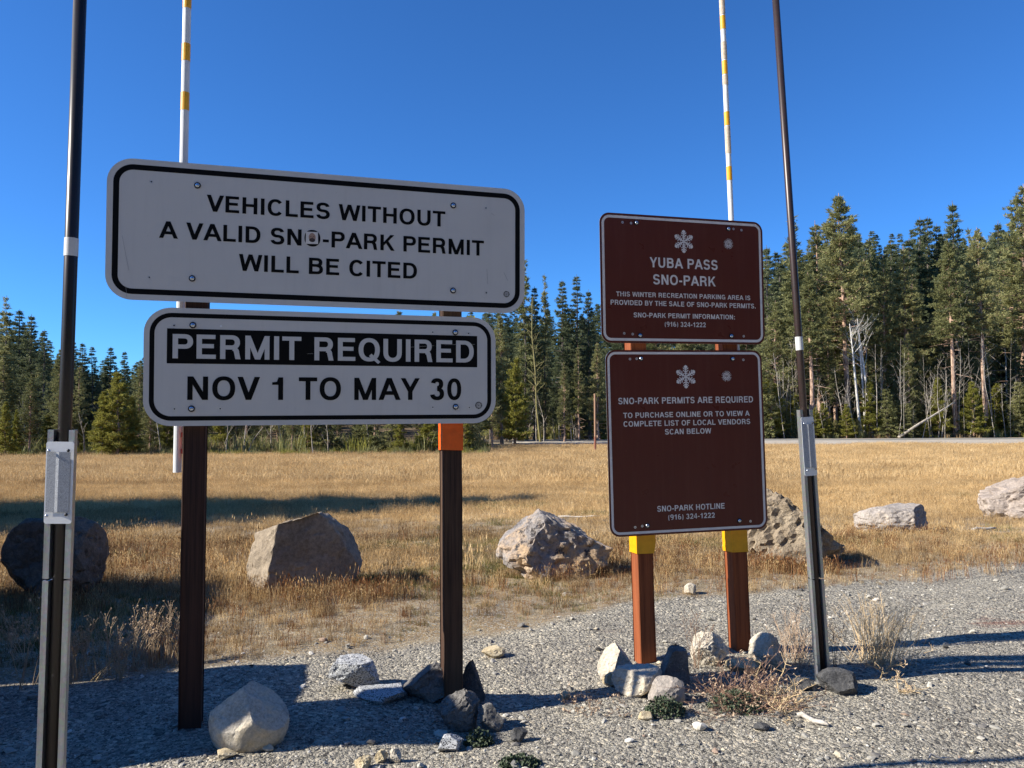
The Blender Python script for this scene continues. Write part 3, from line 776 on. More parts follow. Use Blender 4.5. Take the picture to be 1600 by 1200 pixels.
stone('dark rugged stone in front of the orange taped post', 716, 1137, 66, 58, 10, 'gray', sub=5, cuts=4, rough=.08, fine=.04, planes=[((-.6, -.2, .7), .26), ((.7, -.1, .6), .34)])
stone('grey rounded stone right of the dark rugged one', 768, 1136, 38, 40, 12, 'gray', cuts=4)
stone('small pale grey stone below the dark rugged stone', 703, 1170, 40, 22, 13, 'granite', cuts=4, sink=.3)
stone('flat cream stone lying alone on the sunlit gravel', 771, 1028, 38, 15, 14, 'ochre', cuts=3, sink=.2, planes=[((-.35, 0, .93), .2)])
stone('upright pale stone left of the first red post', 966, 1064, 60, 56, 15, 'cream', sub=5, cuts=1, rough=.03, planes=[((-.75, -.4, .45), .26), ((.6, -.75, .1), .26), ((.75, 0, .6), .3)])
stone('broad pale stone in front of the first red post', 1000, 1092, 80, 40, 16, 'cream', sub=5, cuts=4, rough=.04, planes=[((0, 0, 1), .4)])
stone('rounded grey stone right of the broad pale one', 1043, 1103, 56, 40, 17, 'pale', sub=4, cuts=3)
stone('dark squared stone leaning on the right side of the first red post', 1056, 1073, 46, 52, 18, 'gray', sub=4, cuts=0, rough=.015, planes=[((1, 0, .1), .3), ((-.9, 0, .45), .26), ((0, 0, 1), .36), ((.2, -1, 0), .3)])
stone('bright pale stone left of the second red post', 1114, 1048, 60, 48, 19, 'cream', sub=5, cuts=4, rough=.05, fine=.03)
stone('pale stone with a dark shaded side right of the second red post', 1206, 1052, 62, 56, 20, 'cream', sub=5, cuts=4, rough=.05, fine=.03, planes=[((.7, -.4, .3), .25)])
stone('low tan stone at the foot of the second red post', 1165, 1057, 54, 20, 22, 'ochre', cuts=4)
stone('dark mound stone right of the brown pole foot', 1316, 1086, 62, 34, 23, 'black', cuts=4, rough=.06, sink=.3)
stone('small dark stone left of the brown pole foot', 1258, 1082, 34, 20, 24, 'black', cuts=4)
stone('small ochre stone left of the broad pale stone', 954, 1068, 26, 20, 25, 'ochre', cuts=3)
stone('dark stone in the foreground gravel below the grey stones', 811, 1158, 28, 22, 26, 'black', cuts=4)
stone('cracked tan lump at the bottom edge, left one of the clump', 565, 1200, 26, 18, 27, 'ochre', cuts=5, fine=.05)
stone('cracked tan lump at the bottom edge, middle one of the clump', 595, 1190, 20, 18, 28, 'ochre', cuts=5, fine=.05)
stone('cracked tan lump at the bottom edge, right one of the clump', 617, 1188, 20, 20, 29, 'cream', cuts=5, fine=.05)
stone('small dark flat stone on gravel below the twiggy bush', 1192, 1140, 26, 11, 30, 'black', cuts=4)
stone('pale flat stone partly buried in foreground gravel right of the dark stone', 1010, 1126, 24, 10, 32, 'ochre', cuts=4)
stone('cream stone standing in the grass behind the red posts', 1080, 930, 20, 16, 33, 'cream', cuts=3)
stone('small tan stone on gravel left of the pale upright stone', 883, 1086, 16, 12, 34, 'ochre', cuts=3)
stone('orange brown stone at the bottom edge beside the large pale stone', 352, 1196, 34, 12, 35, 'ochre', cuts=4)
stone('whitish stone in the short grass before the mottled boulder', 883, 927, 8, 6, 36, 'cream', cuts=3)

# ---------------------------------------------------------------- unseen shade casters added left of the view to throw shade into it
def baffle(label, x, y, yawd, w, z0, z1):
    root = empty('added_shade_baffle', (x, y, gz(x, y))); root.rotation_euler = (0, 0, R(yawd)); tag(root, label, 'notice board')
    b = MB(); b.box((-w / 2, -.012, z0), (w / 2, .012, z1)); o = link('panel', b.me('panel'), M['brownsheet'], root); bevel_obj(o)
    for sx in (-1, 1):
        b = MB(); b.box((sx * (w / 2 - .12) - .045, .0125, -.25), (sx * (w / 2 - .12) + .045, .10, z1 + .05)); o = link('post', b.me('post'), M['post_dark'], root); bevel_obj(o)
    b = MB(); b.box((-w / 2 - .04, -.03, z1 + .051), (w / 2 + .04, .12, z1 + .09)); link('cap_rail', b.me('cap_rail'), M['post_dark'], root)
baffle('narrow unseen added shade board on two posts left of the marker pole', -2.78, 2.83, 90 + 11.5, .50, .06, 1.68)  # added out of view; sized by the long shade on the gravel
def shade_box(x, y, w, d, h):
    root = empty('added_shade_box', (x, y, gz(x, y))); root.rotation_euler = (0, 0, R(90 + 11.5)); tag(root, 'low unseen added shade bin behind the narrow trailhead board', 'bin')
    b = MB(); b.box((-w / 2, -d / 2, -.02), (w / 2, d / 2, h - .12)); bevel_obj(link('body', b.me('body'), M['brownsheet'], root), .01)
    b = MB(); b.box((-w / 2 - .01, -d / 2 - .01, h - .118), (w / 2 + .01, d / 2 + .01, h)); bevel_obj(link('lid', b.me('lid'), M['galv_dark'], root), .02)
    b = MB(); b.tube([(-.1, -d / 2 - .01, h - .06), (-.1, -d / 2 - .05, h - .06), (.1, -d / 2 - .05, h - .06), (.1, -d / 2 - .01, h - .06)], .008, 6); link('handle', b.me('handle'), M['galv'], root)
shade_box(-2.95, 3.27, .68, .45, 1.16)  # added unseen box, shapes the shorter far half of that gravel shade
baffle('wide unseen added shade board farther left shading the dark boulder', -5.15, 4.28, 90 + 11.5, 2.15, .05, 2.05)  # added out of view to keep the boulder and weeds in shade

# ---------------------------------------------------------------- scatter helper (for what nobody could count)
def scatter(name, label, P, rot, scl, idx, protos):
    col = bpy.data.collections.new(name + '_pieces')
    for i, (me, mt) in enumerate(protos):
        if not me.materials: me.materials.append(mt)
        o = bpy.data.objects.new('piece_%02d' % i, me); col.objects.link(o)
    P = np.asarray(P, np.float32); n = len(P)
    me = bpy.data.meshes.new(name); me.vertices.add(n); me.vertices.foreach_set('co', P.ravel())
    for nm, typ, arr, key in (('rot', 'FLOAT_VECTOR', rot, 'vector'), ('scl', 'FLOAT_VECTOR', scl, 'vector'), ('idx', 'INT', idx, 'value')):
        a = me.attributes.new(nm, typ, 'POINT'); a.data.foreach_set(key, np.ascontiguousarray(arr, np.int32 if typ == 'INT' else np.float32).ravel())
    o = link(name, me); tag(o, label, None, None, 'stuff')
    ng = bpy.data.node_groups.new(name, 'GeometryNodeTree')
    ng.interface.new_socket('Geometry', in_out='INPUT', socket_type='NodeSocketGeometry'); ng.interface.new_socket('Geometry', in_out='OUTPUT', socket_type='NodeSocketGeometry')
    N = ng.nodes; gi = N.new('NodeGroupInput'); go = N.new('NodeGroupOutput'); ip = N.new('GeometryNodeInstanceOnPoints'); ci = N.new('GeometryNodeCollectionInfo')
    ci.inputs['Collection'].default_value = col; ci.inputs['Separate Children'].default_value = True; ci.inputs['Reset Children'].default_value = True
    ip.inputs['Pick Instance'].default_value = True
    def att(nm, typ):
        a = N.new('GeometryNodeInputNamedAttribute'); a.data_type = typ; a.inputs['Name'].default_value = nm; return a.outputs['Attribute']
    L = ng.links
    L.new(gi.outputs[0], ip.inputs['Points']); L.new(ci.outputs[0], ip.inputs['Instance']); L.new(att('idx', 'INT'), ip.inputs['Instance Index'])
    L.new(att('rot', 'FLOAT_VECTOR'), ip.inputs['Rotation']); L.new(att('scl', 'FLOAT_VECTOR'), ip.inputs['Scale']); L.new(ip.outputs[0], go.inputs[0])
    md = o.modifiers.new('scatter', 'NODES'); md.node_group = ng
    return o

def gheight(x, y):
    z = terrain(x, y); nr = np.exp(-((x / 8) ** 2) - ((y - 4) / 5) ** 2)
    return z + nr * (.016 * (vnoise(x, y, 6) - .5) + .010 * (vnoise(x, y, 17, 3) - .5))

# ---------------------------------------------------------------- crushed stone
def mat_gravel(name, stops):
    m = newmat(name, (.3, .3, .3), .85, spec=.25); k = NB(m); oi = k.n('ShaderNodeObjectInfo')
    c = k.ramp(oi.outputs['Random'], stops, 'CONSTANT')
    n = k.noise(k.coord(), 3.0, 6, .75); k.color(k.mix(1.0, c, k.ramp(n, [(.3, g3(.7)), (.7, g3(1.12))]), 'MULTIPLY')); return m
gm = mat_gravel('crushed_stone', [(0, (.10, .096, .088)), (.05, (.18, .17, .155)), (.15, (.26, .25, .22)), (.36, (.335, .32, .28)), (.58, (.41, .39, .34)), (.78, (.49, .465, .395)), (.89, (.56, .49, .36)), (.92, (.33, .24, .18)), (.955, (.64, .61, .54))])
pp = []
for i in range(7):
    rr = random.Random(i + 100)
    me = rock_mesh('pebble', 1.0, rr.uniform(.6, .9), rr.uniform(.4, .7), i + 200, sub=1 if i < 4 else 2, cuts=6, rough=.10, sink=.0, fine=.03)
    if i < 4: me.shade_flat()
    pp.append((me, gm))
def sample_gravel(n, dlo, dhi, spread, p=1.0):
    d = dlo + (dhi - dlo) * rng.random(n) ** p; x = (rng.random(n) * 2 - 1) * d * spread; y = d
    ok = (y < bound(x) + .35 * (vnoise(x, y, 2.2) - .5) + .42 * rng.standard_normal(n))
    return x[ok], y[ok]
X, Y, Sz = [], [], []
for n, lo, hi, smin, smax in ((110000, 2.2, 7.0, .0035, .009), (11000, 2.2, 7.5, .009, .017), (1500, 2.3, 7.8, .022, .042), (90, 2.6, 7, .04, .07)):
    x, y = sample_gravel(n, lo, hi, .86); X.append(x); Y.append(y); Sz.append(smin + (smax - smin) * rng.random(len(x)) ** 1.8)
X = np.concatenate(X); Y = np.concatenate(Y); Sz = np.concatenate(Sz); n = len(X)
P = np.stack([X, Y, gheight(X, Y) - Sz * .12], -1)
scatter('gravel', 'grey crushed stone covering the parking edge', P, np.stack([rng.normal(0, .25, n), rng.normal(0, .25, n), rng.random(n) * 6.28], -1),
        np.stack([Sz, Sz * rng.uniform(.7, 1, n), Sz * rng.uniform(.6, 1, n)], -1), rng.integers(0, 7, n), pp)

# ---------------------------------------------------------------- grass
def clump(name, nb, rad, h, w, lean, seed, heads=0, curve=.3, seg=2):
    r = np.random.default_rng(seed); V = []; F = []
    for i in range(nb):
        a = r.random() * 6.283; q = rad * math.sqrt(r.random()); bx_, by_ = q * math.cos(a), q * math.sin(a)
        hh = h * r.uniform(.45, 1.0); la = r.random() * 6.283; ln = lean * r.random() * hh; ww = w * r.uniform(.6, 1.2); fa = r.random() * 3.1416
        dx, dy = math.cos(fa) * ww / 2, math.sin(fa) * ww / 2; lx, ly = math.cos(la) * ln, math.sin(la) * ln; b = len(V)
        V += [(bx_ - dx, by_ - dy, -.01), (bx_ + dx, by_ + dy, -.01), (bx_ + lx * curve + dx * .8, by_ + ly * curve + dy * .8, hh * .55), (bx_ + lx * curve - dx * .8, by_ + ly * curve - dy * .8, hh * .55), (bx_ + lx, by_ + ly, hh)]
        F += [(b, b + 1, b + 2), (b, b + 2, b + 3), (b + 3, b + 2, b + 4)]
        if r.random() < heads:
            b = len(V); hw_ = w * 1.1; hl = h * .12
            V += [(bx_ + lx - hw_, by_ + ly, hh - hl * .3), (bx_ + lx + hw_, by_ + ly, hh), (bx_ + lx, by_ + ly + hw_ * .3, hh + hl), (bx_ + lx, by_ + ly - hw_, hh + hl * .3)]
            F += [(b, b + 1, b + 2), (b, b + 3, b + 2)]
    return mesh_np(name, V, F)
def mat_grass(name, stops, trans=.25, patch=None):
    m = newmat(name, (.4, .3, .12), .75, spec=.2); k = NB(m); oi = k.n('ShaderNodeObjectInfo')
    n = k.noise(k.pos(), .55, 5, .65)
    isl = k.n('ShaderNodeNewGeometry').outputs['Random Per Island']
    f = k.math('ADD', k.math('ADD', k.math('MULTIPLY', oi.outputs['Random'], .28), k.math('MULTIPLY', isl, .55)), k.math('MULTIPLY', k.math('SUBTRACT', n, .35), .8))
    c = k.mix(1.0, k.ramp(f, stops), k.ramp(k.noise(k.mapping(k.pos(), (.16, .55, 1)), 1.0, 5, .6), [(.36, (.74, .71, .68)), (.62, (1.08, 1.06, 1.0))]), 'MULTIPLY'); k.color(c)
    tr = k.n('ShaderNodeBsdfTranslucent'); k.l(c, tr.inputs[0]); ms = k.n('ShaderNodeMixShader'); ms.inputs[0].default_value = trans
    out = m.node_tree.nodes['Material Output']; k.l(k.b.outputs[0], ms.inputs[1]); k.l(tr.outputs[0], ms.inputs[2]); k.l(ms.outputs[0], out.inputs[0]); return m
gold = mat_grass('golden_dry_grass', [(.08, (.22, .14, .065)), (.35, (.48, .325, .155)), (.6, (.66, .47, .235)), (.9, (.82, .66, .40))])
tan_ = mat_grass('tan_short_grass', [(.08, (.06, .04, .024)), (.4, (.27, .185, .095)), (.65, (.46, .34, .19)), (.92, (.70, .58, .40))])
rust = mat_grass('rusty_weed', [(.2, (.12, .05, .022)), (.5, (.23, .105, .045)), (.8, (.34, .19, .09))], .15)
green = mat_grass('olive_grass', [(.2, (.075, .085, .022)), (.5, (.15, .15, .05)), (.8, (.28, .25, .10))])
grey_ = mat_grass('grey_straw', [(.2, (.30, .26, .19)), (.8, (.56, .50, .38))])
G_ = [(clump('grass_a', 40, .07, .11, .0030, .55, 1, .2), tan_), (clump('grass_b', 36, .08, .085, .0032, .9, 2, .1), tan_), (clump('grass_c', 34, .08, .06, .0035, 1.0, 3), grey_),
      (clump('grass_d', 14, .05, .13, .0030, .35, 4, .9), rust), (clump('grass_e', 36, .07, .07, .0035, .9, 5), green),
      (clump('grass_f', 34, .10, .17, .0032, .45, 6, .5), gold),
      (clump('grass_g', 80, .26, .21, .0045, .6, 7, .2), gold), (clump('grass_h', 76, .26, .17, .0045, .75, 8, .1), gold), (clump('grass_i', 70, .25, .11, .005, .8, 9), tan_),
      (clump('grass_j', 70, .6, .30, .010, .6, 10, .1), gold), (clump('grass_k', 46, .25, .13, .009, .8, 12), green)]
GP = []
def field(n, ylo, yhi, spread, dens_fn, choose):
    y = np.sqrt(ylo ** 2 + (yhi ** 2 - ylo ** 2) * rng.random(n)); x = (rng.random(n) * 2 - 1) * y * spread
    e = y - bound(x) + .30 * (vnoise(x, y, 2.2) - .5)
    ok = (e > 0) & (rng.random(n) < dens_fn(x, y, e)); x, y, e = x[ok], y[ok], e[ok]
    idx, sc = choose(x, y, e); z = gheight(x, y); m_ = len(x)
    GP.append((np.stack([x, y, z], -1), np.stack([rng.normal(0, .08, m_), rng.normal(0, .08, m_), rng.random(m_) * 6.28], -1), np.stack([sc, sc, sc * rng.uniform(.7, 1.25, m_)], -1), idx))
def dn(x, y, e):
    bare = vnoise(x, y, 1.3, 4) * .7 + vnoise(x, y, 4.1, 5) * .3; return np.clip(.6 + e * .9, 0, 1) * np.where(bare > .62, .5, 1)
def cn(x, y, e):
    n = len(x); r = rng.random(n); gn = vnoise(x, y, .8, 7); rn = vnoise(x, y, .9, 9)
    idx = np.where(r < .36, 0, np.where(r < .66, 1, np.where(r < .83, 2, 5)))
    idx = np.where((gn > .58) & (rng.random(n) < .6), 4, idx); idx = np.where((rn > .52) & (rng.random(n) < .30), 3, idx); idx = np.where((e < .5) & (rng.random(n) < .35), 2, idx)
    idx = np.where((e < .7) & (rng.random(n) < .12), 3, idx)
    sc = rng.uniform(.5, 1.05, n) * np.clip(.45 + e * .16, .42, .85) * np.where(rng.random(n) < .05, 1.9, 1); return idx, sc
field(27000, 3.9, 9.5, .80, dn, cn)
def dm(x, y, e): return np.clip(.3 + e * .5, 0, 1)
def cm(x, y, e):
    n = len(x); r = rng.random(n); gn = vnoise(x, y, .45, 17); idx = np.where(r < .45, 6, np.where(r < .8, 7, 8)); idx = np.where((gn > .72) & (rng.random(n) < .5) & (y < 18), 10, idx)
    tall = np.clip((y - 8) / 6, 0, 1); idx = np.where(rng.random(n) > tall * .8 + .15, 8, idx); return idx, rng.uniform(.5, 1.0, n) * (.36 + .54 * tall)
field(27000, 8.5, 27, .80, dm, cm)
def cf(x, y, e): n = len(x); return np.full(n, 9), rng.uniform(.6, 1.1, n)
def dfar(x, y, e):
    yr = 83 - 12.5; return np.where((x > -3) & (y > yr + 2 * np.sin(x * .4)), .0, 1) * np.where((x < -4) & (y > 56), 0, 1)
field(30000, 25, 78, .85, dfar, cf)
P, Ro, Sc, Ix = (np.concatenate([g[i] for g in GP]) for i in range(4))
scatter('meadow_grass', 'dry golden meadow grass between the gravel and the wood', P, Ro, Sc, Ix, G_)

# taller rusty stalks round the foot of the boulders
stalk = [(clump('stalk_a', 9, .05, .17, .0028, .22, 31, 1.0), rust), (clump('stalk_b', 7, .05, .20, .0028, .2, 32, 1.0), rust), (clump('stalk_c', 14, .06, .14, .003, .4, 33, .8), gold)]
x, y = [], []
for (a, b_, c_, n) in (((455, 938), (650, 926), .30, 120), ((845, 905), (975, 893), .2, 80), ((1165, 885), (1300, 893), .25, 150), ((1340, 842), (1480, 838), .12, 90), ((250, 1010), (275, 1030), .15, 22), ((380, 925), (460, 935), .1, 36), ((20, 945), (170, 955), .2, 60), ((1400, 900), (1600, 870), .5, 60)):
    A, B_ = G(*a), G(*b_)
    t = rng.random(n); x += list(A.x + (B_.x - A.x) * t + rng.normal(0, .04, n)); y += list(A.y + (B_.y - A.y) * t - rng.random(n) * c_)
x = np.array(x); y = np.array(y); n = len(x)
scatter('rusty_stalks', 'reddish brown dry stalks with seed heads at the foot of the boulders', np.stack([x, y, gheight(x, y)], -1),
        np.stack([rng.normal(0, .1, n), rng.normal(0, .1, n), rng.random(n) * 6.28], -1), np.repeat(rng.uniform(.6, 1.1, n)[:, None], 3, 1), rng.integers(0, 3, n), stalk)

# ---------------------------------------------------------------- single plants
stemm = newmat('dry_stem', (.34, .25, .16), .8); headm = newmat('dry_seed_head', (.42, .31, .21), .9)
twigm = newmat('dark_twig', (.16, .095, .06), .85); straw = newmat('straw_stem', (.48, .36, .20), .8)
def dry_weed(label, px, py, hpx, seed, lean=(0, 0), n=7, sm=stemm, hm=headm, head=.006, group=None, r0=.0022, spread=.35):
    rr = random.Random(seed); P = G(px, py); h = hpx * P.y / FOC; root = empty('dry_weed', (P.x, P.y, gz(P.x, P.y))); tag(root, label, 'plant', group)
    b = MB(); hb = MB()
    def blob(c, s):
        V = [c + Vector((rr.uniform(-1, 1), rr.uniform(-1, 1), rr.uniform(-1, 1))) * s for _ in range(8)]
        hb.add(V, [(0, 1, 2), (1, 2, 3), (2, 3, 4), (3, 4, 5), (4, 5, 6), (5, 6, 7), (0, 4, 7), (1, 6, 3)])
    for i in range(n):
        a = rr.random() * 6.28; top = Vector((lean[0] * h + math.cos(a) * h * spread * rr.random(), lean[1] * h + math.sin(a) * h * spread * rr.random(), h * rr.uniform(.6, 1)))
        base = Vector((rr.uniform(-.02, .02), rr.uniform(-.02, .02), -.02)); mid = (base + top) * .5 + Vector((rr.gauss(0, .03), rr.gauss(0, .03), .02)) * h
        b.tube([base, mid, top], [r0, r0 * .75, r0 * .35], 3, False); blob(top, head)
        for q in range(rr.randint(4, 8)):
            t = rr.uniform(.4, .95); s_ = mid.lerp(top, (t - .4) / .6); a2 = rr.random() * 6.28; L = h * rr.uniform(.08, .2)
            e = s_ + Vector((math.cos(a2) * L * .6, math.sin(a2) * L * .6, L)); b.tube([s_, e], [r0 * .5, r0 * .3], 3, False); blob(e, head * rr.uniform(.6, 1.2))
    link('stem', b.me('stem'), sm, root); link('seed_head', hb.me('seed_head'), hm, root); return root
WGp = 'dry seeding weeds in the shade at the left'
dry_weed('tall dry weed with forked seed heads, leftmost at the shaded gravel edge', 33, 1076, 148, 1, (-.02, 0), 4, head=.008, group=WGp, spread=.3)
dry_weed('dry weed with pale heads standing at the very left edge', 12, 1012, 50, 2, (0, 0), 4, head=.007, group=WGp)
dry_weed('slender dry weed left of the dark pole', 55, 1066, 80, 3, (.1, 0), 4, head=.006, group=WGp)
dry_weed('bushy dry weed just right of the dark pole', 122, 1058, 88, 4, (0, 0), 10, group=WGp)
dry_weed('dry weed with a lone pale head right of the dark pole', 148, 1056, 76, 5, (.05, 0), 5, group=WGp)
dry_weed('long dry weed leaning strongly to the right toward the dark post', 142, 1060, 105, 6, (.85, 0), 6, head=.007, sm=straw, group=WGp, spread=.25)
dry_weed('upright dry weed with clustered heads in the middle of the shaded weeds', 172, 1052, 104, 7, (.05, 0), 5, group=WGp, spread=.28)
dry_weed('leaning dry weed second from the dark post', 205, 1046, 98, 8, (.3, 0), 7, group=WGp)
dry_weed('dense rusty dry weed close to the left dark post', 238, 1040, 90, 9, (.05, 0), 14, group=WGp, spread=.28)
dry_weed('rusty dry weed touching the left dark post', 262, 1036, 96, 10, (.04, 0), 11, group=WGp, spread=.25)
dry_weed('short dense dry weed between the dark pole and the lone pale headed one', 108, 1066, 70, 31, (-.02, 0), 12, group=WGp)
dry_weed('broad dry weed low in the middle of the shaded weeds', 186, 1062, 62, 32, (.1, 0), 13, group=WGp, spread=.5)
dry_weed('thin branching dry weed behind the dense rusty one', 224, 1028, 84, 33, (0, 0), 8, group=WGp)
dry_weed('dry weed leaning left beside the leftmost tall one', 40, 1040, 84, 34, (-.2, 0), 7, group=WGp)
dry_weed('dark twiggy stalk between the two red posts', 1088, 1050, 92, 11, (.02, 0), 8, twigm, twigm, .004, None, .0016, .3)
dry_weed('dark dead stalk right of the brown pole', 1306, 1044, 68, 12, (.06, 0), 8, twigm, twigm, .003, None, .0015, .35)
def tangle(label, px, py, w, h, seed, n, mt, leafm, r0=.0018):
    rr = random.Random(seed); P = G(px, py); s = P.y / FOC; root = empty('dead_bush', (P.x, P.y, gz(P.x, P.y))); tag(root, label, 'bush'); b = MB(); lb = MB()
    for i in range(n):
        p = Vector((rr.gauss(0, w * s * .22), rr.gauss(0, .09), 0)); d = Vector((rr.gauss(0, 1), rr.gauss(0, .6), abs(rr.gauss(.2, .7)))).normalized(); pts = [p]; L = h * s * rr.uniform(.5, 1.3)
        for q in range(5):
            d = (d + Vector((rr.gauss(0, .28), rr.gauss(0, .28), rr.gauss(0, .22)))).normalized(); p = p + d * L / 4; p.z = max(.004, p.z); pts.append(p.copy())
            for _ in range(2):
                e = p + Vector((rr.gauss(0, 1), rr.gauss(0, 1), rr.gauss(.4, .8))) * L * .10; b.tube([p, e], [r0 * .5, r0 * .25], 3, False)
                lb.add([e, e + Vector((rr.gauss(0, .006), rr.gauss(0, .006), .006)), e + Vector((rr.gauss(0, .006), rr.gauss(0, .006), -.004))], [(0, 1, 2)])
        b.tube(pts, [r0 * (1 - .14 * j) for j in range(len(pts))], 3, False)
    link('twig', b.me('twig'), mt, root); tag(link('dry_leaf', lb.me('dry_leaf'), leafm, root), kind='stuff')
tangle('tangled reddish dead bush at the foot of the second red post', 1160, 1096, 120, 60, 41, 120, newmat('red_twig', (.20, .115, .075), .85), headm)
tangle('bleached bare twigs spreading left of the brown pole foot', 1225, 1098, 90, 40, 42, 34, straw, headm, .0028)
tangle('low dead twigs on the gravel left of the broad pale stone', 930, 1100, 110, 22, 43, 44, twigm, headm, .0012)
tangle('broken dry twig lying in the shadow right of the brown pole', 1405, 1075, 46, 30, 44, 12, straw, headm, .0026)
def wisp(label, px, py, w, h, seed, n, mt):
    rr = random.Random(seed); P = G(px, py); s = P.y / FOC; b = MB()
    for i in range(n):
        x0 = rr.gauss(0, w * s * .10); y0 = rr.gauss(0, .07); tx = x0 * 1.5 + rr.gauss(w * s * .04, w * s * .22); hh = h * s * rr.uniform(.35, 1); top = Vector((tx, y0 + rr.gauss(0, .1), hh))
        p0 = Vector((x0, y0, 0)); mid = p0.lerp(top, .5) + Vector((0, 0, hh * .08)); b.tube([p0, mid, top], [.0011, .0009, .0004], 3, False)
        for q in range(5):
            s_ = mid.lerp(top, rr.random()); b.tube([s_, s_ + Vector((rr.gauss(0, .02), rr.gauss(0, .02), .03 * rr.random() + .01))], [.0006, .0003], 3, False)
    o = link('grass_tuft', b.me('grass_tuft'), mt); o.location = (P.x, P.y, gz(P.x, P.y)); tag(o, label, 'grass tuft')
wisp('fine wispy golden tuft on the gravel right of the brown pole', 1372, 1038, 160, 105, 51, 170, newmat('wispy_gold', (.52, .38, .21), .8))
wisp('thin reddish wispy tuft on the gravel left of the brown pole', 1248, 1040, 100, 80, 52, 90, newmat('wispy_rust', (.44, .31, .20), .8))
leafg = newmat('small_green_leaf', (.035, .055, .022), .7)
def greens(label, px, py, w, h, seed, n):
    rr = random.Random(seed); P = G(px, py); s = P.y / FOC; b = MB()
    for i in range(n):
        a = rr.random() * 6.28; q = math.sqrt(rr.random()); c = Vector((math.cos(a) * q * w * s / 2, math.sin(a) * q * w * s / 3, h * s * rr.random() * (1 - q * q * .8)))
        for _ in range(3):
            u = Vector((rr.gauss(0, 1), rr.gauss(0, 1), rr.gauss(.3, .7))).normalized() * .011; v = u.orthogonal().normalized() * .0035; b.add([c - v, c + u * .5 - v * 1.4, c + u, c + u * .5 + v * 1.4], [(0, 1, 2, 3)])
    o = link('green_plant', b.me('green_plant'), leafg); o.location = (P.x, P.y, gz(P.x, P.y)); tag(o, label, 'plant')
greens('low green leafy plant below the rounded grey stone', 1040, 1116, 62, 30, 61, 330)
greens('low green plant under the twiggy bush by the second red post', 1150, 1106, 90, 30, 62, 300)
greens('small green plant right of the dark rugged stone', 748, 1158, 46, 24, 63, 200)
greens('green patch at the bottom edge under the orange taped post', 812, 1198, 62, 16, 64, 230)
greens('green shoots at the foot of the tan wedge boulder', 482, 935, 34, 16, 65, 120)
# bleached sticks
def stick(label, a, b_, r, mt, lift=.012):
    A, B_ = G(*a), G(*b_); mb = MB(); pts = []
    for i in range(6):
        t = i / 5; p = A.lerp(B_, t); p.z = gz(p.x, p.y) + lift + .006 * math.sin(t * 9); p.y += .02 * math.sin(t * 5); pts.append(p)
    mb.tube(pts, [r, r * 1.2, r * 1.1, r, r * .9, r * .5], 6); o = link('stick', mb.me('stick', True), mt); tag(o, label, 'stick')
bleach = mat_rock('bleached_wood', [(.36, .33, .28), (.52, .48, .42), (.60, .56, .50)], 9, bump=.5, bs=2)
stick('short bleached stick on the gravel below the brown pole', (1246, 1120), (1292, 1135), .011, bleach)
stick('thin bleached stick lying in the far grass behind the mottled boulder', (872, 811), (938, 812), .012, bleach, .05)
stick('thin pale stick in the grass below the tan wedge boulder', (462, 942), (494, 938), .006, bleach)
stick('bleached stick lying in the grass left of the pinkish boulder', (1520, 831), (1555, 829), .02, bleach, .03)
stick('pale stick on the bottom right gravel', (1452, 1188), (1482, 1184), .003, bleach)

# ---------------------------------------------------------------- trees
def mat_needles(name, stops, trans=.34):
    m = newmat(name, (.05, .08, .03), .7, spec=.2); k = NB(m); oi = k.n('ShaderNodeObjectInfo')
    n = k.noise(k.pos(), .9, 4, .7); isl = k.n('ShaderNodeNewGeometry').outputs['Random Per Island']
    f = k.math('ADD', k.math('ADD', k.math('MULTIPLY', oi.outputs['Random'], .36), k.math('MULTIPLY', isl, .28)), k.math('MULTIPLY', n, .42)); c = k.ramp(f, stops); k.color(c)
    tr = k.n('ShaderNodeBsdfTranslucent'); k.l(c, tr.inputs[0]); ms = k.n('ShaderNodeMixShader'); ms.inputs[0].default_value = trans
    out = m.node_tree.nodes['Material Output']; k.l(k.b.outputs[0], ms.inputs[1]); k.l(tr.outputs[0], ms.inputs[2]); k.l(ms.outputs[0], out.inputs[0]); return m
ND = {'pine': mat_needles('pine_needles', [(.15, (.10, .112, .050)), (.5, (.205, .21, .085)), (.85, (.34, .325, .145))]),
      'fir': mat_needles('fir_needles', [(.15, (.055, .075, .042)), (.5, (.125, .148, .075)), (.85, (.215, .23, .115))]),
      'young': mat_needles('young_pine_needles', [(.2, (.17, .175, .035)), (.5, (.235, .23, .045)), (.8, (.30, .28, .065))])}
def mat_bark(name, cols):
    m = newmat(name, cols[0], .9, spec=.15); k = NB(m); p = k.coord(); n = k.noise(k.mapping(p, (5, 5, 1.6)), 1.0, 6, .75); k.color(k.ramp(n, [(.36, cols[0]), (.52, cols[1]), (.66, cols[2])])); k.bump(n, .8, .05); return m
BK = {'pine': mat_bark('pine_bark', [(.14, .09, .065), (.42, .28, .20), (.58, .42, .32)]), 'fir': mat_bark('fir_bark', [(.06, .052, .045), (.13, .11, .095), (.20, .175, .15)]),
      'bare': mat_bark('bleached_bark', [(.20, .165, .13), (.38, .34, .28), (.56, .52, .45)]), 'white': mat_bark('white_bark', [(.30, .27, .23), (.62, .60, .55), (.72, .70, .66)]), 'moss': mat_bark('mossy_bark', [(.12, .10, .06), (.20, .18, .07), (.30, .27, .17)])}

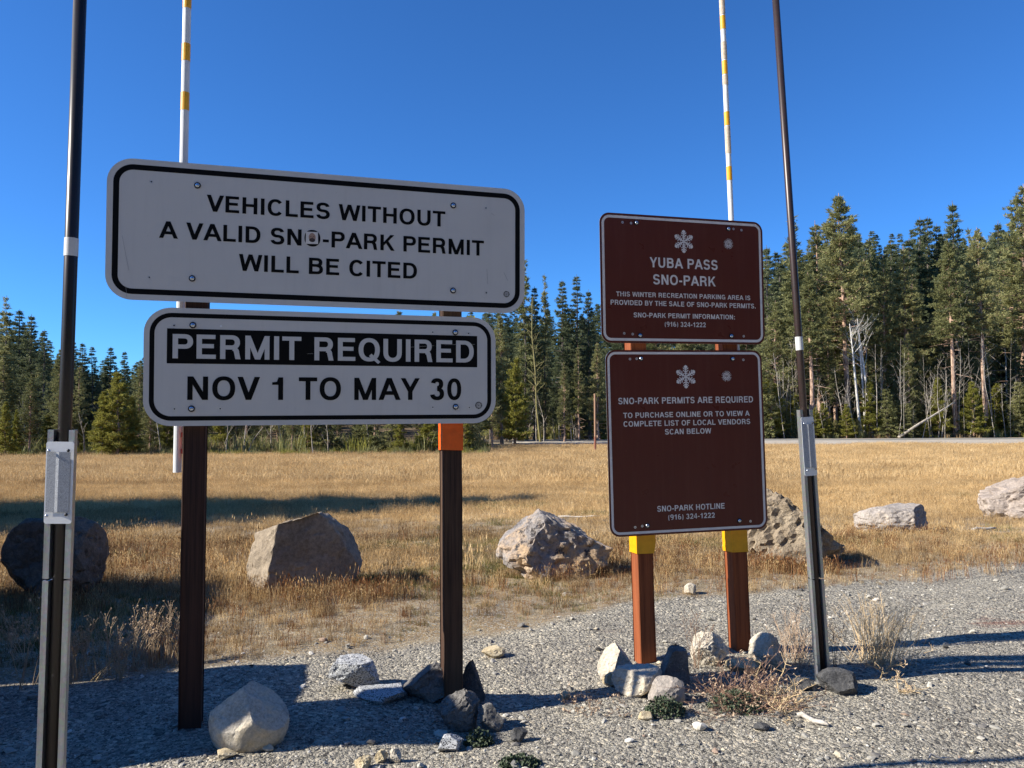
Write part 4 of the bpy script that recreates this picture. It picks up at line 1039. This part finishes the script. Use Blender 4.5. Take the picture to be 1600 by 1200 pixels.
def conifer(seed, kind, H=20.0, base=.2, Rm=2.6, whorls=34, per=6, cl=11, s=.34, trunk_r=.25, up=.15, gaps=.1, power=.85, dead=16, topbare=0):
    rr = random.Random(seed); r = np.random.default_rng(seed); tb = MB(); lean = Vector((rr.gauss(0, .012), rr.gauss(0, .012), 1))
    nseg = 9; cx = [rr.gauss(0, .06) for _ in range(nseg + 1)]; cy = [rr.gauss(0, .06) for _ in range(nseg + 1)]
    def axis_pt(z):
        t = z / H * nseg; i = min(int(t), nseg - 1); f = t - i; return Vector((lean.x * z + cx[i] * (1 - f) + cx[i + 1] * f, lean.y * z + cy[i] * (1 - f) + cy[i + 1] * f, z))
    zs = [-.6, .3, 1.2] + [H * i / 12 for i in range(1, 13)]
    tb.tube([axis_pt(max(0, z)) if z >= 0 else axis_pt(0) + Vector((0, 0, z)) for z in zs], [trunk_r * (1.25 if z < .5 else 1) * max(.06, (1 - .92 * max(0, z) / H)) for z in zs], 8)
    C_, D_ = [], []
    for w in range(whorls):
        t = (w + rr.random() * .7) / whorls; z = H * (base + (.985 - base) * t)
        prof = (1 - t) ** power * (1 if kind != 'pine' else min(1, .45 + 2.4 * t) * (1.0 + .12 * math.sin(seed + t * 9)))
        if kind == 'fir': prof = (1 - t) ** power * min(1, .6 + 2 * t)
        Lw = Rm * prof * rr.uniform(.72, 1.15) + .18
        if t > 1 - topbare: Lw *= .6
        for q in range(per):
            if rr.random() < gaps: continue
            L = Lw * rr.uniform(.55, 1.15); a = rr.random() * 6.283; slope = up + rr.gauss(0, .12) + .45 * (t - .45)
            P0 = axis_pt(z); dr_ = Vector((math.cos(a), math.sin(a), slope)).normalized(); P1 = P0 + dr_ * L * .6; P2 = P0 + dr_ * L + Vector((0, 0, L * (.10 if kind != 'fir' else -.10)))
            tb.tube([P0, P1, P2], [trunk_r * .10 + .012 * L, .012 * L, .006], 3, False)
            nc = max(2, int(cl * L / Rm + 1.5)) if t < 1 - topbare else 1
            for c in range(nc):
                u = rr.uniform(.25, 1.0) ** .8; p = P0.lerp(P1, min(1, u / .6)) if u < .6 else P1.lerp(P2, (u - .6) / .4)
                sp = .16 * L * (1.2 - u * .6)
                C_.append((p.x + rr.gauss(0, sp), p.y + rr.gauss(0, sp), p.z + rr.gauss(0, sp * .30) + .03)); D_.append((dr_.x, dr_.y, dr_.z + .35))
    for q in range(dead):
        z = H * base * rr.uniform(.25, 1.05); a = rr.random() * 6.283; L = rr.uniform(.4, Rm * .75); P0 = axis_pt(z); P1 = P0 + Vector((math.cos(a) * L, math.sin(a) * L, rr.gauss(-.05, .15) * L)); P2 = P1 + Vector((rr.gauss(0, .2), rr.gauss(0, .2), rr.gauss(-.05, .2))) * L * .5
        tb.tube([P0, P1, P2], [.035, .02, .008], 3, False)
    Cc = np.array(C_); Dd = np.array(D_); n = len(Cc); K = 9
    d = np.repeat(Dd, K, 0) * .8 + r.normal(0, .62, (n * K, 3)); d[:, 2] += .10; d /= np.linalg.norm(d, axis=1)[:, None]
    o = np.repeat(Cc, K, 0) + r.normal(0, s * .25, (n * K, 3)); ln = s * r.uniform(.6, 1.25, (n * K, 1)); sd = np.cross(d, r.normal(0, 1, (n * K, 3))); sd /= np.linalg.norm(sd, axis=1)[:, None] + 1e-9
    sd *= s * .17; V = np.stack([o - sd, o + sd, o + d * ln], 1).reshape(-1, 3); F = np.arange(n * K * 3).reshape(-1, 3)
    return tb.me('trunk'), mesh_np('crown', V, F)

PROTO = {}
def proto(name, kind, bark, needle, *a, **kw):
    t, c = conifer(*a, kind=kind, **kw) if False else conifer(a[0], kind, **kw); t.materials.append(BK[bark]); c.materials.append(ND[needle]); PROTO[name] = (t, c, kw.get('H', 20.0))
proto('pine_a', 'pine', 'pine', 'pine', 1, H=22, base=.36, Rm=3.6, whorls=40, per=7, cl=22, s=.27, up=.12)
proto('pine_b', 'pine', 'pine', 'pine', 2, H=20, base=.42, Rm=3.1, whorls=36, per=7, cl=20, s=.27, up=.05, gaps=.2)
proto('pine_c', 'pine', 'pine', 'pine', 3, H=18, base=.22, Rm=3.4, whorls=36, per=7, cl=20, s=.27, up=.2)
proto('pine_d', 'pine', 'pine', 'pine', 4, H=21, base=.30, Rm=2.8, whorls=36, per=6, cl=18, s=.27, up=.1, gaps=.25)
proto('pine_tall', 'pine', 'pine', 'pine', 14, H=22, base=.50, Rm=3.0, whorls=36, per=7, cl=20, s=.27, trunk_r=.30, up=.0, gaps=.15, dead=22)
proto('young_a', 'young', 'pine', 'young', 5, H=9, base=.05, Rm=1.9, whorls=28, per=7, cl=16, s=.24, trunk_r=.12, up=.35, dead=3)
proto('young_b', 'young', 'pine', 'young', 6, H=10, base=.10, Rm=1.6, whorls=28, per=7, cl=15, s=.24, trunk_r=.12, up=.4, dead=4)
proto('fir_a', 'fir', 'fir', 'fir', 7, H=22, base=.10, Rm=2.5, whorls=46, per=6, cl=16, s=.27, up=-.05, power=.75)
proto('fir_b', 'fir', 'fir', 'fir', 8, H=24, base=.16, Rm=2.3, whorls=46, per=6, cl=14, s=.27, up=-.08, gaps=.2, power=.7)
proto('fir_c', 'fir', 'fir', 'fir', 9, H=20, base=.08, Rm=2.9, whorls=42, per=6, cl=17, s=.27, up=0, power=.9)
proto('small_fir', 'fir', 'fir', 'pine', 10, H=6, base=.03, Rm=1.3, whorls=22, per=6, cl=9, s=.20, trunk_r=.08, up=.15, dead=0)
proto('thin_pine', 'fir', 'fir', 'pine', 11, H=20, base=.30, Rm=1.5, whorls=34, per=5, cl=7, s=.34, trunk_r=.16, up=.0, gaps=.25, topbare=.12)

def trunk_only(o, crown): pass
def tree(kind, label, cat, x, y, H, rot, group, width=1.0, hscale=None):
    t, c, H0 = PROTO[kind]; nm = {'p': 'pine_tree', 'y': 'young_pine_tree', 'f': 'fir_tree', 's': 'small_fir_tree', 't': 'thin_pine_tree'}[kind[0]]
    root = empty(nm, (x, y, gz(x, y) - .05)); root.rotation_euler = (0, 0, rot); s = H / H0; root.scale = (s * width, s * width, s); tag(root, label, cat, group)
    link('trunk', t, None, root); link('crown', c, None, root); return root

def bare_mesh(seed, H, r0, forks=7, stems=1, depth=3, spread=.5, lean=0, bl=1.0, tmin=.35, wob=.10):
    rr = random.Random(seed); b = MB()
    def grow(p, d, L, r, lv):
        pts = [p]; q = p
        for i in range(4):
            w_ = wob if lv == 0 else .12; d = (d + Vector((rr.gauss(0, w_), rr.gauss(0, w_), rr.gauss(.05, .06)))).normalized(); q = q + d * L / 4; pts.append(q.copy())
        b.tube(pts, [r, r * .85, r * .7, r * .5, r * .28], 5 if lv == 0 else 3, False)
        if lv >= depth: return
        for k_ in range(forks if lv == 0 else 4):
            t = rr.uniform(tmin if lv == 0 else .2, .98); i = min(int(t * 4), 3); s_ = pts[i].lerp(pts[i + 1], t * 4 - i); a = rr.random() * 6.28
            nd = (d * .7 + Vector((math.cos(a), math.sin(a), rr.gauss(.15, .3))) * spread * 1.6).normalized(); grow(s_, nd, L * bl * rr.uniform(.18, .42) * (1.25 - t * .6), max(.008, r * .38 * (1.15 - t)), lv + 1)
    for k_ in range(stems):
        a = rr.random() * 6.28; off = Vector((math.cos(a), math.sin(a), 0)) * (.3 if stems > 1 else 0)
        grow(off + Vector((0, 0, -.2)), (Vector((0, 0, 1)) + off * .35 + Vector((lean, 0, 0))).normalized(), H * rr.uniform(.85, 1), r0, 0)
    me = b.me('bare_branches'); me.materials.append(BK['bare']); return me

def wpt(px, depth):
    d = ray(px, 690); return d[0] / d[1] * depth
def h_for(px, ytop, depth):
    return at(px, ytop, depth).z - gz(wpt(px, depth), depth) + .1

rt = random.Random(99)
# trees one can pick out, (pixel x, top y, distance, kind, width, label)
NAMED = [
 (1326, 303, 97, 'pine_a', 1.15, 'tallest broad olive pine just right of the brown pole, topping its neighbours'),
 (1283, 345, 101, 'pine_d', 1.0, 'bushy topped pine immediately left of the tallest broad pine'),
 (1247, 332, 99, 'thin_pine', 1.1, 'sparse half bare pine rising right behind the brown pole'),
 (1272, 425, 92, 'pine_tall', 1.2, 'pine with thick pink mottled trunk beside the white barked trees'),
 (1500, 313, 105, 'fir_c', 1.0, 'tall grey green fir with pointed top third from the right edge'),
 (1494, 372, 92, 'pine_tall', .95, 'pine with long bare pink trunk in front of the tall pointed fir'),
 (1541, 355, 92.5, 'pine_tall', .85, 'dense dark conical pine with a bare pink lower trunk near the right edge'),
 (1600, 290, 98, 'pine_a', 1.1, 'tall pine cut by the right edge of the picture'),
 (1443, 340, 125, 'fir_a', 1.1, 'dark fir on the skyline left of the tall pointed fir'),
 (1457, 336, 128, 'fir_b', 1.1, 'narrow dark fir paired with another on the skyline right of centre'),
 (1470, 350, 126, 'fir_a', .9, 'shorter dark fir at the right of the skyline pair'),
 (1565, 345, 120, 'fir_c', 1.0, 'bluish fir on the skyline next to the right edge'),
 (1583, 340, 118, 'fir_b', 1.0, 'second bluish fir on the skyline close to the right edge'),
 (1202, 384, 112, 'fir_c', 1.1, 'dark fir peeping out right of the upper brown sign'),
 (1385, 400, 96, 'pine_c', .75, 'green conical pine above the white barked trees'),
 (1419, 385, 97, 'pine_d', 1.25, 'wide open crowned pine left of the bare trunked pines'),
 (1423, 520, 93, 'pine_c', .8, 'smaller bright pine with twin bare trunks above the leaning log'),
 (1440, 560, 93, 'pine_d', .7, 'short pine right of the twin trunked one'),
 (1368, 370, 112, 'thin_pine', 1.0, 'thin pine with bare top on the skyline left of the white trunks'),
 (1212, 470, 95, 'pine_c', 1.1, 'shaggy olive pine between the brown sign and the brown pole'),
 (822, 402, 84, 'thin_pine', 1.0, 'thin ragged tree at the right end of the long white sign'),
 (852, 428, 86, 'thin_pine', .8, 'half dead tree with grey bare top between the signs'),
 (880, 437, 88, 'fir_a', 1.1, 'dark fir right of the half dead tree between the signs'),
 (902, 431, 90, 'fir_b', 1.15, 'narrow dark fir with the highest tip between the signs'),
 (922, 452, 87, 'fir_c', 1.0, 'grey green fir touching the left edge of the brown sign'),
 (836, 448, 85, 'fir_a', 1.0, 'dark fir left of the half dead tree between the signs'),
 (784, 492, 74, 'pine_c', .9, 'bright pine beside the right end of the lower white sign'),
 (804, 560, 72, 'young_a', 1.0, 'small bright pine right of the lower white sign'),
 (882, 565, 80, 'pine_c', .8, 'young pine with several bare trunks left of the brown signs'),
 (905, 540, 82, 'pine_d', .9, 'pine with pale bare stem between the signs'),
 (934, 535, 83, 'pine_c', .95, 'bushy pine behind the thin roadside post'),
 (2, 462, 72, 'thin_pine', 1.2, 'thin bare topped tree cut by the left edge'),
 (28, 484, 76, 'fir_a', 1.4, 'dark fir second from the left edge of the picture'),
 (47, 491, 74, 'fir_c', 1.3, 'dark broad fir left of the dark pole'),
 (67, 516, 70, 'fir_b', 1.2, 'ragged dark fir just left of the dark pole'),
 (114, 532, 74, 'fir_c', 1.2, 'dark fir just right of the dark pole'),
 (128, 536, 76, 'fir_a', 1.3, 'dark fir second right of the dark pole'),
 (146, 541, 75, 'fir_b', 1.3, 'dark fir third right of the dark pole'),
 (170, 542, 77, 'fir_a', 1.4, 'dark fir with even tiers midway between dark pole and white signs'),
 (194, 549, 75, 'fir_a', 1.1, 'slim dark fir left of the lower white sign'),
 (46, 583, 55, 'pine_c', 1.0, 'light olive pine in the front row at the far left'),
 (94, 545, 60, 'pine_c', 1.1, 'olive pine standing behind the dark pole'),
 (122, 572, 58, 'pine_d', 1.2, 'grey olive pine right of the dark pole'),
 (216, 562, 60, 'pine_c', .9, 'tall olive pine partly hidden by the lower white sign'),
 (183, 582, 54, 'young_a', 1.35, 'broad bright yellow green pine near the lower white sign'),
 (160, 612, 54, 'young_b', 1.2, 'smaller yellow green pine left of the broad bright one'),
 (8, 628, 54, 'young_b', 1.1, 'yellow green pine cut by the left edge'),
 (25, 640, 55, 'young_b', .9, 'small yellow green pine next to the left edge'),
 (618, 485, 70, 'pine_a', 1.1, 'broad pine crown showing in the gap between the two white signs'),
 (678, 486, 72, 'pine_a', .8, 'pine crown in the gap beside the orange taped post'),
 (735, 492, 74, 'young_b', 1.5, 'pine crown at the right end of the gap between the white signs'),
]
FG = 'trees of the wood beyond the meadow'
for (px, ty, dd, kd, wd, lb) in NAMED:
    tree(kd, lb, 'tree', wpt(px, dd), dd, h_for(px, ty, dd), rt.random() * 6.28, FG, wd)

# the rest of the wood, every tree its own object; alike ones share a label
def skyline(px):
    return float(np.interp(px, [-500, 0, 60, 100, 200, 260, 560, 700, 800, 940, 1190, 1260, 1330, 1400, 1500, 1600, 2000], [450, 492, 512, 545, 562, 535, 515, 495, 465, 462, 400, 372, 350, 368, 362, 345, 330]))
SEG = [(0, 'beyond the left edge'), (45, 'at the far left'), (92, 'left of the dark pole'), (150, 'right of the dark pole'), (225, 'left of the lower white sign'), (320, 'behind the dark post'), (440, 'behind permit sign, left part'),
       (560, 'behind permit sign, middle'), (690, 'behind permit sign, right part'), (775, 'right of the orange tape'), (830, 'just right of the white signs'), (890, 'midway between the signs'), (945, 'left of the brown signs'), (1195, 'behind the brown signs'),
       (1250, 'behind the brown pole'), (1320, 'right of the brown pole'), (1380, 'by the white barked trees'), (1440, 'by the leaning log'), (1505, 'by the long bare pink trunk'), (1550, 'by the dense conical pine'), (1600, 'at the right edge'), (9999, 'beyond the right edge')]
def segment(px): return next(t for p_, t in SEG if px < p_)
def fill(n, p0, p1, dfun, tfun, kinds, label, wr=(.85, 1.2)):
    for i in range(n):
        px = p0 + (p1 - p0) * (i + rt.uniform(.1, .9)) / n; dd = dfun(px); ty = tfun(px); H = h_for(px, ty, dd)
        if H < 2.2: H = 2.2
        kd = rt.choice(kinds); tree(kd, label + ', ' + segment(px), 'tree', wpt(px, dd), dd, H, rt.random() * 6.28, label.replace('tree', 'trees'), rt.uniform(*wr))
edge = lambda px: 56 + max(0, min(1, (px - 700) / 120)) * 38
fill(30, -260, 780, lambda p: 76 + rt.uniform(0, 18), lambda p: skyline(p) + rt.uniform(0, 34), ['fir_a', 'fir_b', 'fir_c'], 'dark fir in left back rows', (1, 1.5))
fill(34, -240, 790, lambda p: 61 + rt.uniform(0, 12), lambda p: skyline(p) + rt.uniform(45, 120), ['pine_c', 'pine_d', 'fir_c', 'pine_b'], 'olive tree in the left middle rows', (1, 1.4))
fill(34, -200, 760, lambda p: 54.5 + rt.uniform(0, 5), lambda p: rt.uniform(596, 668), ['young_a', 'young_b', 'small_fir', 'pine_c', 'pine_d', 'small_fir'], 'low tree in the left front row', (1, 1.5))
fill(16, 770, 1210, lambda p: edge(p) + rt.uniform(10, 28), lambda p: skyline(p) + rt.uniform(20, 75), ['fir_a', 'fir_c', 'pine_c', 'fir_b'], 'dark tree in the central middle rows', (1, 1.35))
fill(26, 780, 1210, lambda p: edge(p) - 5 + rt.uniform(1, 7), lambda p: rt.uniform(560, 655), ['pine_c', 'pine_d', 'small_fir', 'young_b'], 'low tree in the central front row', (.9, 1.35))
fill(52, 1170, 1860, lambda p: 118 + rt.uniform(0, 40), lambda p: skyline(p) + rt.uniform(2, 34), ['fir_a', 'fir_b', 'fir_c', 'fir_c'], 'dark fir on the right skyline', (1.1, 1.8))
fill(30, 1190, 1800, lambda p: 103 + rt.uniform(0, 14), lambda p: skyline(p) + rt.uniform(45, 130), ['pine_a', 'pine_d', 'pine_c', 'fir_c', 'fir_a'], 'tall tree in the right middle rows', (1, 1.3))
fill(30, 1190, 1860, lambda p: 94 + rt.uniform(0, 7), lambda p: rt.uniform(500, 612), ['pine_c', 'pine_d', 'pine_b', 'fir_c'], 'half grown tree behind the road', (.9, 1.3))
fill(52, 1180, 1720, lambda p: 90.6 + rt.uniform(0, 4), lambda p: rt.choice([rt.uniform(590, 640), rt.uniform(630, 672)]), ['small_fir', 'small_fir', 'young_b', 'young_a'], 'low bushy fir tree at the roadside', (1, 1.6))
fill(10, 1205, 1620, lambda p: 140 + rt.uniform(0, 30), lambda p: skyline(p) + rt.uniform(-6, 20), ['thin_pine'], 'thin bare topped tree on the skyline', (.7, 1))

# far wood behind, one mass
n = 1100; fx = []; fy = []
yy = rng.uniform(92, 250, n); xx = (rng.random(n) * 2.4 - 1.25) * yy; ok = (yy > 128) | (xx < -14); xx, yy = xx[ok], yy[ok]
ang = rng.uniform(R(172), R(368), 420); rad = rng.uniform(34, 90, 420); ok = (np.cos(ang) * rad > -30) | (rad > 62)
bxx, byy = np.cos(ang) * rad, np.sin(ang) * rad; ok = ok & ((bxx > -22) | (byy < -45)); bxx, byy = bxx[ok], byy[ok]
nf = len(xx); xx = np.concatenate([xx, bxx]); yy = np.concatenate([yy, byy]); n = len(xx)
hh = rng.uniform(.5, .8, n)
farp = []
for i, (kd) in enumerate(('fir_a', 'fir_b', 'fir_c')):
    farp.append((PROTO[kd][1], None))
lim = np.array([skyline(800 + FOC * a / max(b, 20)) + 9 for a, b in zip(xx, yy)]); hmax = np.array([at(800, l, b).z if b > 20 else 22 for l, b in zip(lim, yy)]) - terrain(xx, yy)
sc = np.where(np.arange(n) < nf, np.clip(hmax * rng.uniform(.74, 1.0, n), 3, 40), rng.uniform(15, 22, n)) / 22.0
scatter('far_wood', 'far off firs that close the wood behind the nearer trees', np.stack([xx, yy, terrain(xx, yy)], -1), np.stack([xx * 0, xx * 0, rng.random(n) * 6.28], -1), np.stack([sc ** .6 * 1.5, sc ** .6 * 1.5, sc], -1), rng.integers(0, 3, n), farp)

# bare and dead trees
def bare(label, px, py_base, ytop, dd, seed, lean=0, group=None, r=.07, mt='bare', width=1, **kw):
    H = h_for(px, ytop, dd); me = bare_mesh(seed, H, r, lean=lean, **kw)
    if mt != 'bare': me.materials.clear(); me.materials.append(BK[mt])
    x = wpt(px, dd); o = link('bare_tree', me); o.location = (x, dd, gz(x, dd)); tag(o, label, 'tree', group); return o
WB = 'white barked leafless trees behind the road'
bare('left leaning white barked tree, leftmost of the three', 1346, 690, 500, 91.5, 1, -.10, WB, .19, forks=10, spread=.6, depth=2, tmin=.62, wob=.03, mt='white')
bare('middle white barked tree of the three, slightly behind', 1352, 690, 495, 92.5, 2, -.02, WB, .17, forks=10, spread=.6, depth=2, tmin=.62, wob=.03, mt='white')
bare('straight white barked tree, rightmost of the three', 1364, 690, 498, 91.8, 3, -.05, WB, .21, forks=12, spread=.6, depth=2, tmin=.62, wob=.03, mt='white')
bare('short white barked sapling leaning right in front of the three', 1338, 690, 600, 90.5, 4, -.12, WB, .06)
bare('white leafless shrub with many stems at the foot of the leaning log', 1467, 690, 560, 91, 5, .0, WB, .05, stems=3, forks=8, spread=.5, depth=2)
bare('grey leafless tree left of the bare pink trunks', 1458, 690, 590, 91.5, 6, -.05, WB, .06, forks=9, spread=.4, depth=2, bl=.7)
bare('leafless sapling crossing the long pink trunk', 1512, 690, 600, 91.4, 8, .15, WB, .05, forks=9, spread=.5, depth=2, bl=.7)
bare('pale leafless tree deep in the wood near the right edge', 1573, 690, 412, 104, 9, 0, WB, .13, forks=11, spread=.6)
bare('grey dead tree with bare branches among the tall pines at right', 1520, 690, 430, 103, 10, 0, WB, .12, forks=11, spread=.6)
bare('dead pale tree with yellow moss on its trunk between the signs', 845, 700, 452, 80, 14, .02, 'dead trees in the wood', .15, 'moss', forks=60, depth=2, spread=.6, bl=.28)
for i in range(48):
    px = rt.choice([rt.uniform(1200, 1420), rt.uniform(1380, 1600), rt.uniform(1200, 1600)]); bare('thin leafless roadside sapling, ' + segment(px), px, 690, rt.uniform(505, 630), rt.uniform(89.6, 92.5), 50 + i, rt.gauss(0, .05), 'thin leafless saplings at the roadside', rt.uniform(.022, .062), depth=2 if i % 2 == 0 else 1, forks=13, spread=.6, bl=.5, wob=.05)
for i in range(14):
    px = rt.uniform(790, 945); bare('thin leafless stem in the wood, ' + segment(px), px, 700, rt.uniform(590, 650), rt.uniform(80, 88), 90 + i, rt.gauss(0, .03), 'thin leafless stems between the signs', rt.uniform(.04, .07), depth=1, forks=8, spread=.5)
for i in range(26):
    px = rt.uniform(-20, 690); bare('thin leafless stem, ' + segment(px), px, 712, rt.uniform(600, 672), rt.uniform(54.2, 60), 120 + i, rt.gauss(0, .03), 'thin leafless stems along the left wood edge', rt.uniform(.03, .06), depth=1, forks=8, spread=.5)
# leaning log
A = Vector((wpt(1404, 89.6), 89.6, gz(20, 89.6) + .1)); Bq = at(1492, 628, 90.4); mb = MB(); mb.tube([A, A.lerp(Bq, .35) + Vector((0, 0, .08)), A.lerp(Bq, .7), Bq], [.17, .14, .11, .06], 8)
for t, dx, dz in ((.55, .8, .5), (.7, .6, .9), (.8, -.5, .6), (.9, .5, .4)): q = A.lerp(Bq, t); mb.tube([q, q + Vector((dx, .2, dz))], [.03, .01], 4, False)
o = link('fallen_log', mb.me('fallen_log', True), BK['bare']); tag(o, 'pale fallen log leaning up from the roadside into the right wood', 'log')
# thin roadside post between the signs
dd = 58.0; x = wpt(930, dd); zb = gz(x, dd); root = empty('roadside_post', (x, dd, zb)); tag(root, 'thin tall brown post in the meadow just left of the brown signs', 'post')
Ht = at(929.5, 615, dd).z - zb; b = MB(); b.tube([(0, 0, Ht * .26), (0, 0, Ht)], .075, 8); link('shaft', b.me('shaft'), newmat('tan_shaft', (.34, .20, .12), .7), root)
b = MB(); b.tube([(0, 0, -.2), (0, 0, Ht * .258)], .09, 8); link('base', b.me('base'), newmat('rust_base', (.23, .085, .05), .7), root)
# low shrubs along the wood edge
shr = [(clump('shrub_a', 60, .5, .9, .05, .7, 71), ND['young']), (clump('shrub_b', 60, .5, .8, .05, .7, 72), tan_), (clump('shrub_c', 60, .6, 1.2, .05, .7, 73), ND['pine'])]
n = 1700; px = rng.uniform(-300, 1800, n); dd = np.where(px < 760, 53.5 + rng.random(n) ** 1.5 * 16, 90.5 + rng.random(n) ** 1.4 * 16); x = (px - 800) / FOC * dd
sc = rng.uniform(.4, 1.0, n) * np.where(px < 760, .7, 1) * np.where(dd > np.where(px < 760, 56, 93), rng.uniform(1.2, 2.8, n), 1)
scatter('edge_shrubs', 'low shrubs and dry brush along the edge of the wood', np.stack([x, dd, terrain(x, dd)], -1), np.stack([x * 0, x * 0, rng.random(n) * 6.28], -1), np.stack([sc, sc, sc], -1), rng.integers(0, 3, n), shr)
# pines standing in the meadow beyond the left edge, whose long shade crosses it
for i, (tx, ty, lb) in enumerate(((1.6, 17.4, 'farthest'), (-.4, 15.6, 'second farthest'), (-1.8, 14.0, 'middle'), (-3.0, 12.5, 'second nearest'), (-4.4, 11.2, 'nearest'))):
    L_ = 15.5; x = tx - L_ * math.cos(SUN_AZ); y = ty - L_ * math.sin(SUN_AZ); H = L_ * math.tan(SUN_EL) + gz(tx, ty) - gz(x, y)
    tree('fir_a', lb + ' of five unseen firs added to thicken the shade of the meadow pines', 'tree', x - .35, y - .75, H * .985, i * 2.1 + 1, 'pines standing in the meadow at the left', 1.9)  # second crown added beside each pine to make the cast shade denser
    tree('fir_c', lb + ' of five pines standing in the meadow beyond the left edge', 'tree', x, y, H, i * 1.3, 'pines standing in the meadow at the left', 1.75)

# where alike trees share a spot, count them off from the left
import collections
by_label = collections.defaultdict(list)
for o in C.objects:
    if o.parent is None and 'label' in o and 'group' in o: by_label[o['label']].append(o)
ORD = ['leftmost', 'second', 'third', 'fourth', 'fifth', 'sixth', 'seventh', 'eighth', 'ninth', 'tenth', 'eleventh', 'twelfth', 'thirteenth', 'fourteenth', 'fifteenth', 'sixteenth', 'seventeenth', 'eighteenth', 'nineteenth', 'twentieth', 'twenty-first', 'twenty-second', 'twenty-third', 'twenty-fourth']
for lb, os_ in by_label.items():
    if len(os_) > 1:
        for i, o in enumerate(sorted(os_, key=lambda o: o.location.x / o.location.y)): o['label'] = lb + ', ' + (ORD[i] if i == 0 else ORD[min(i, 23)] + ' from left')
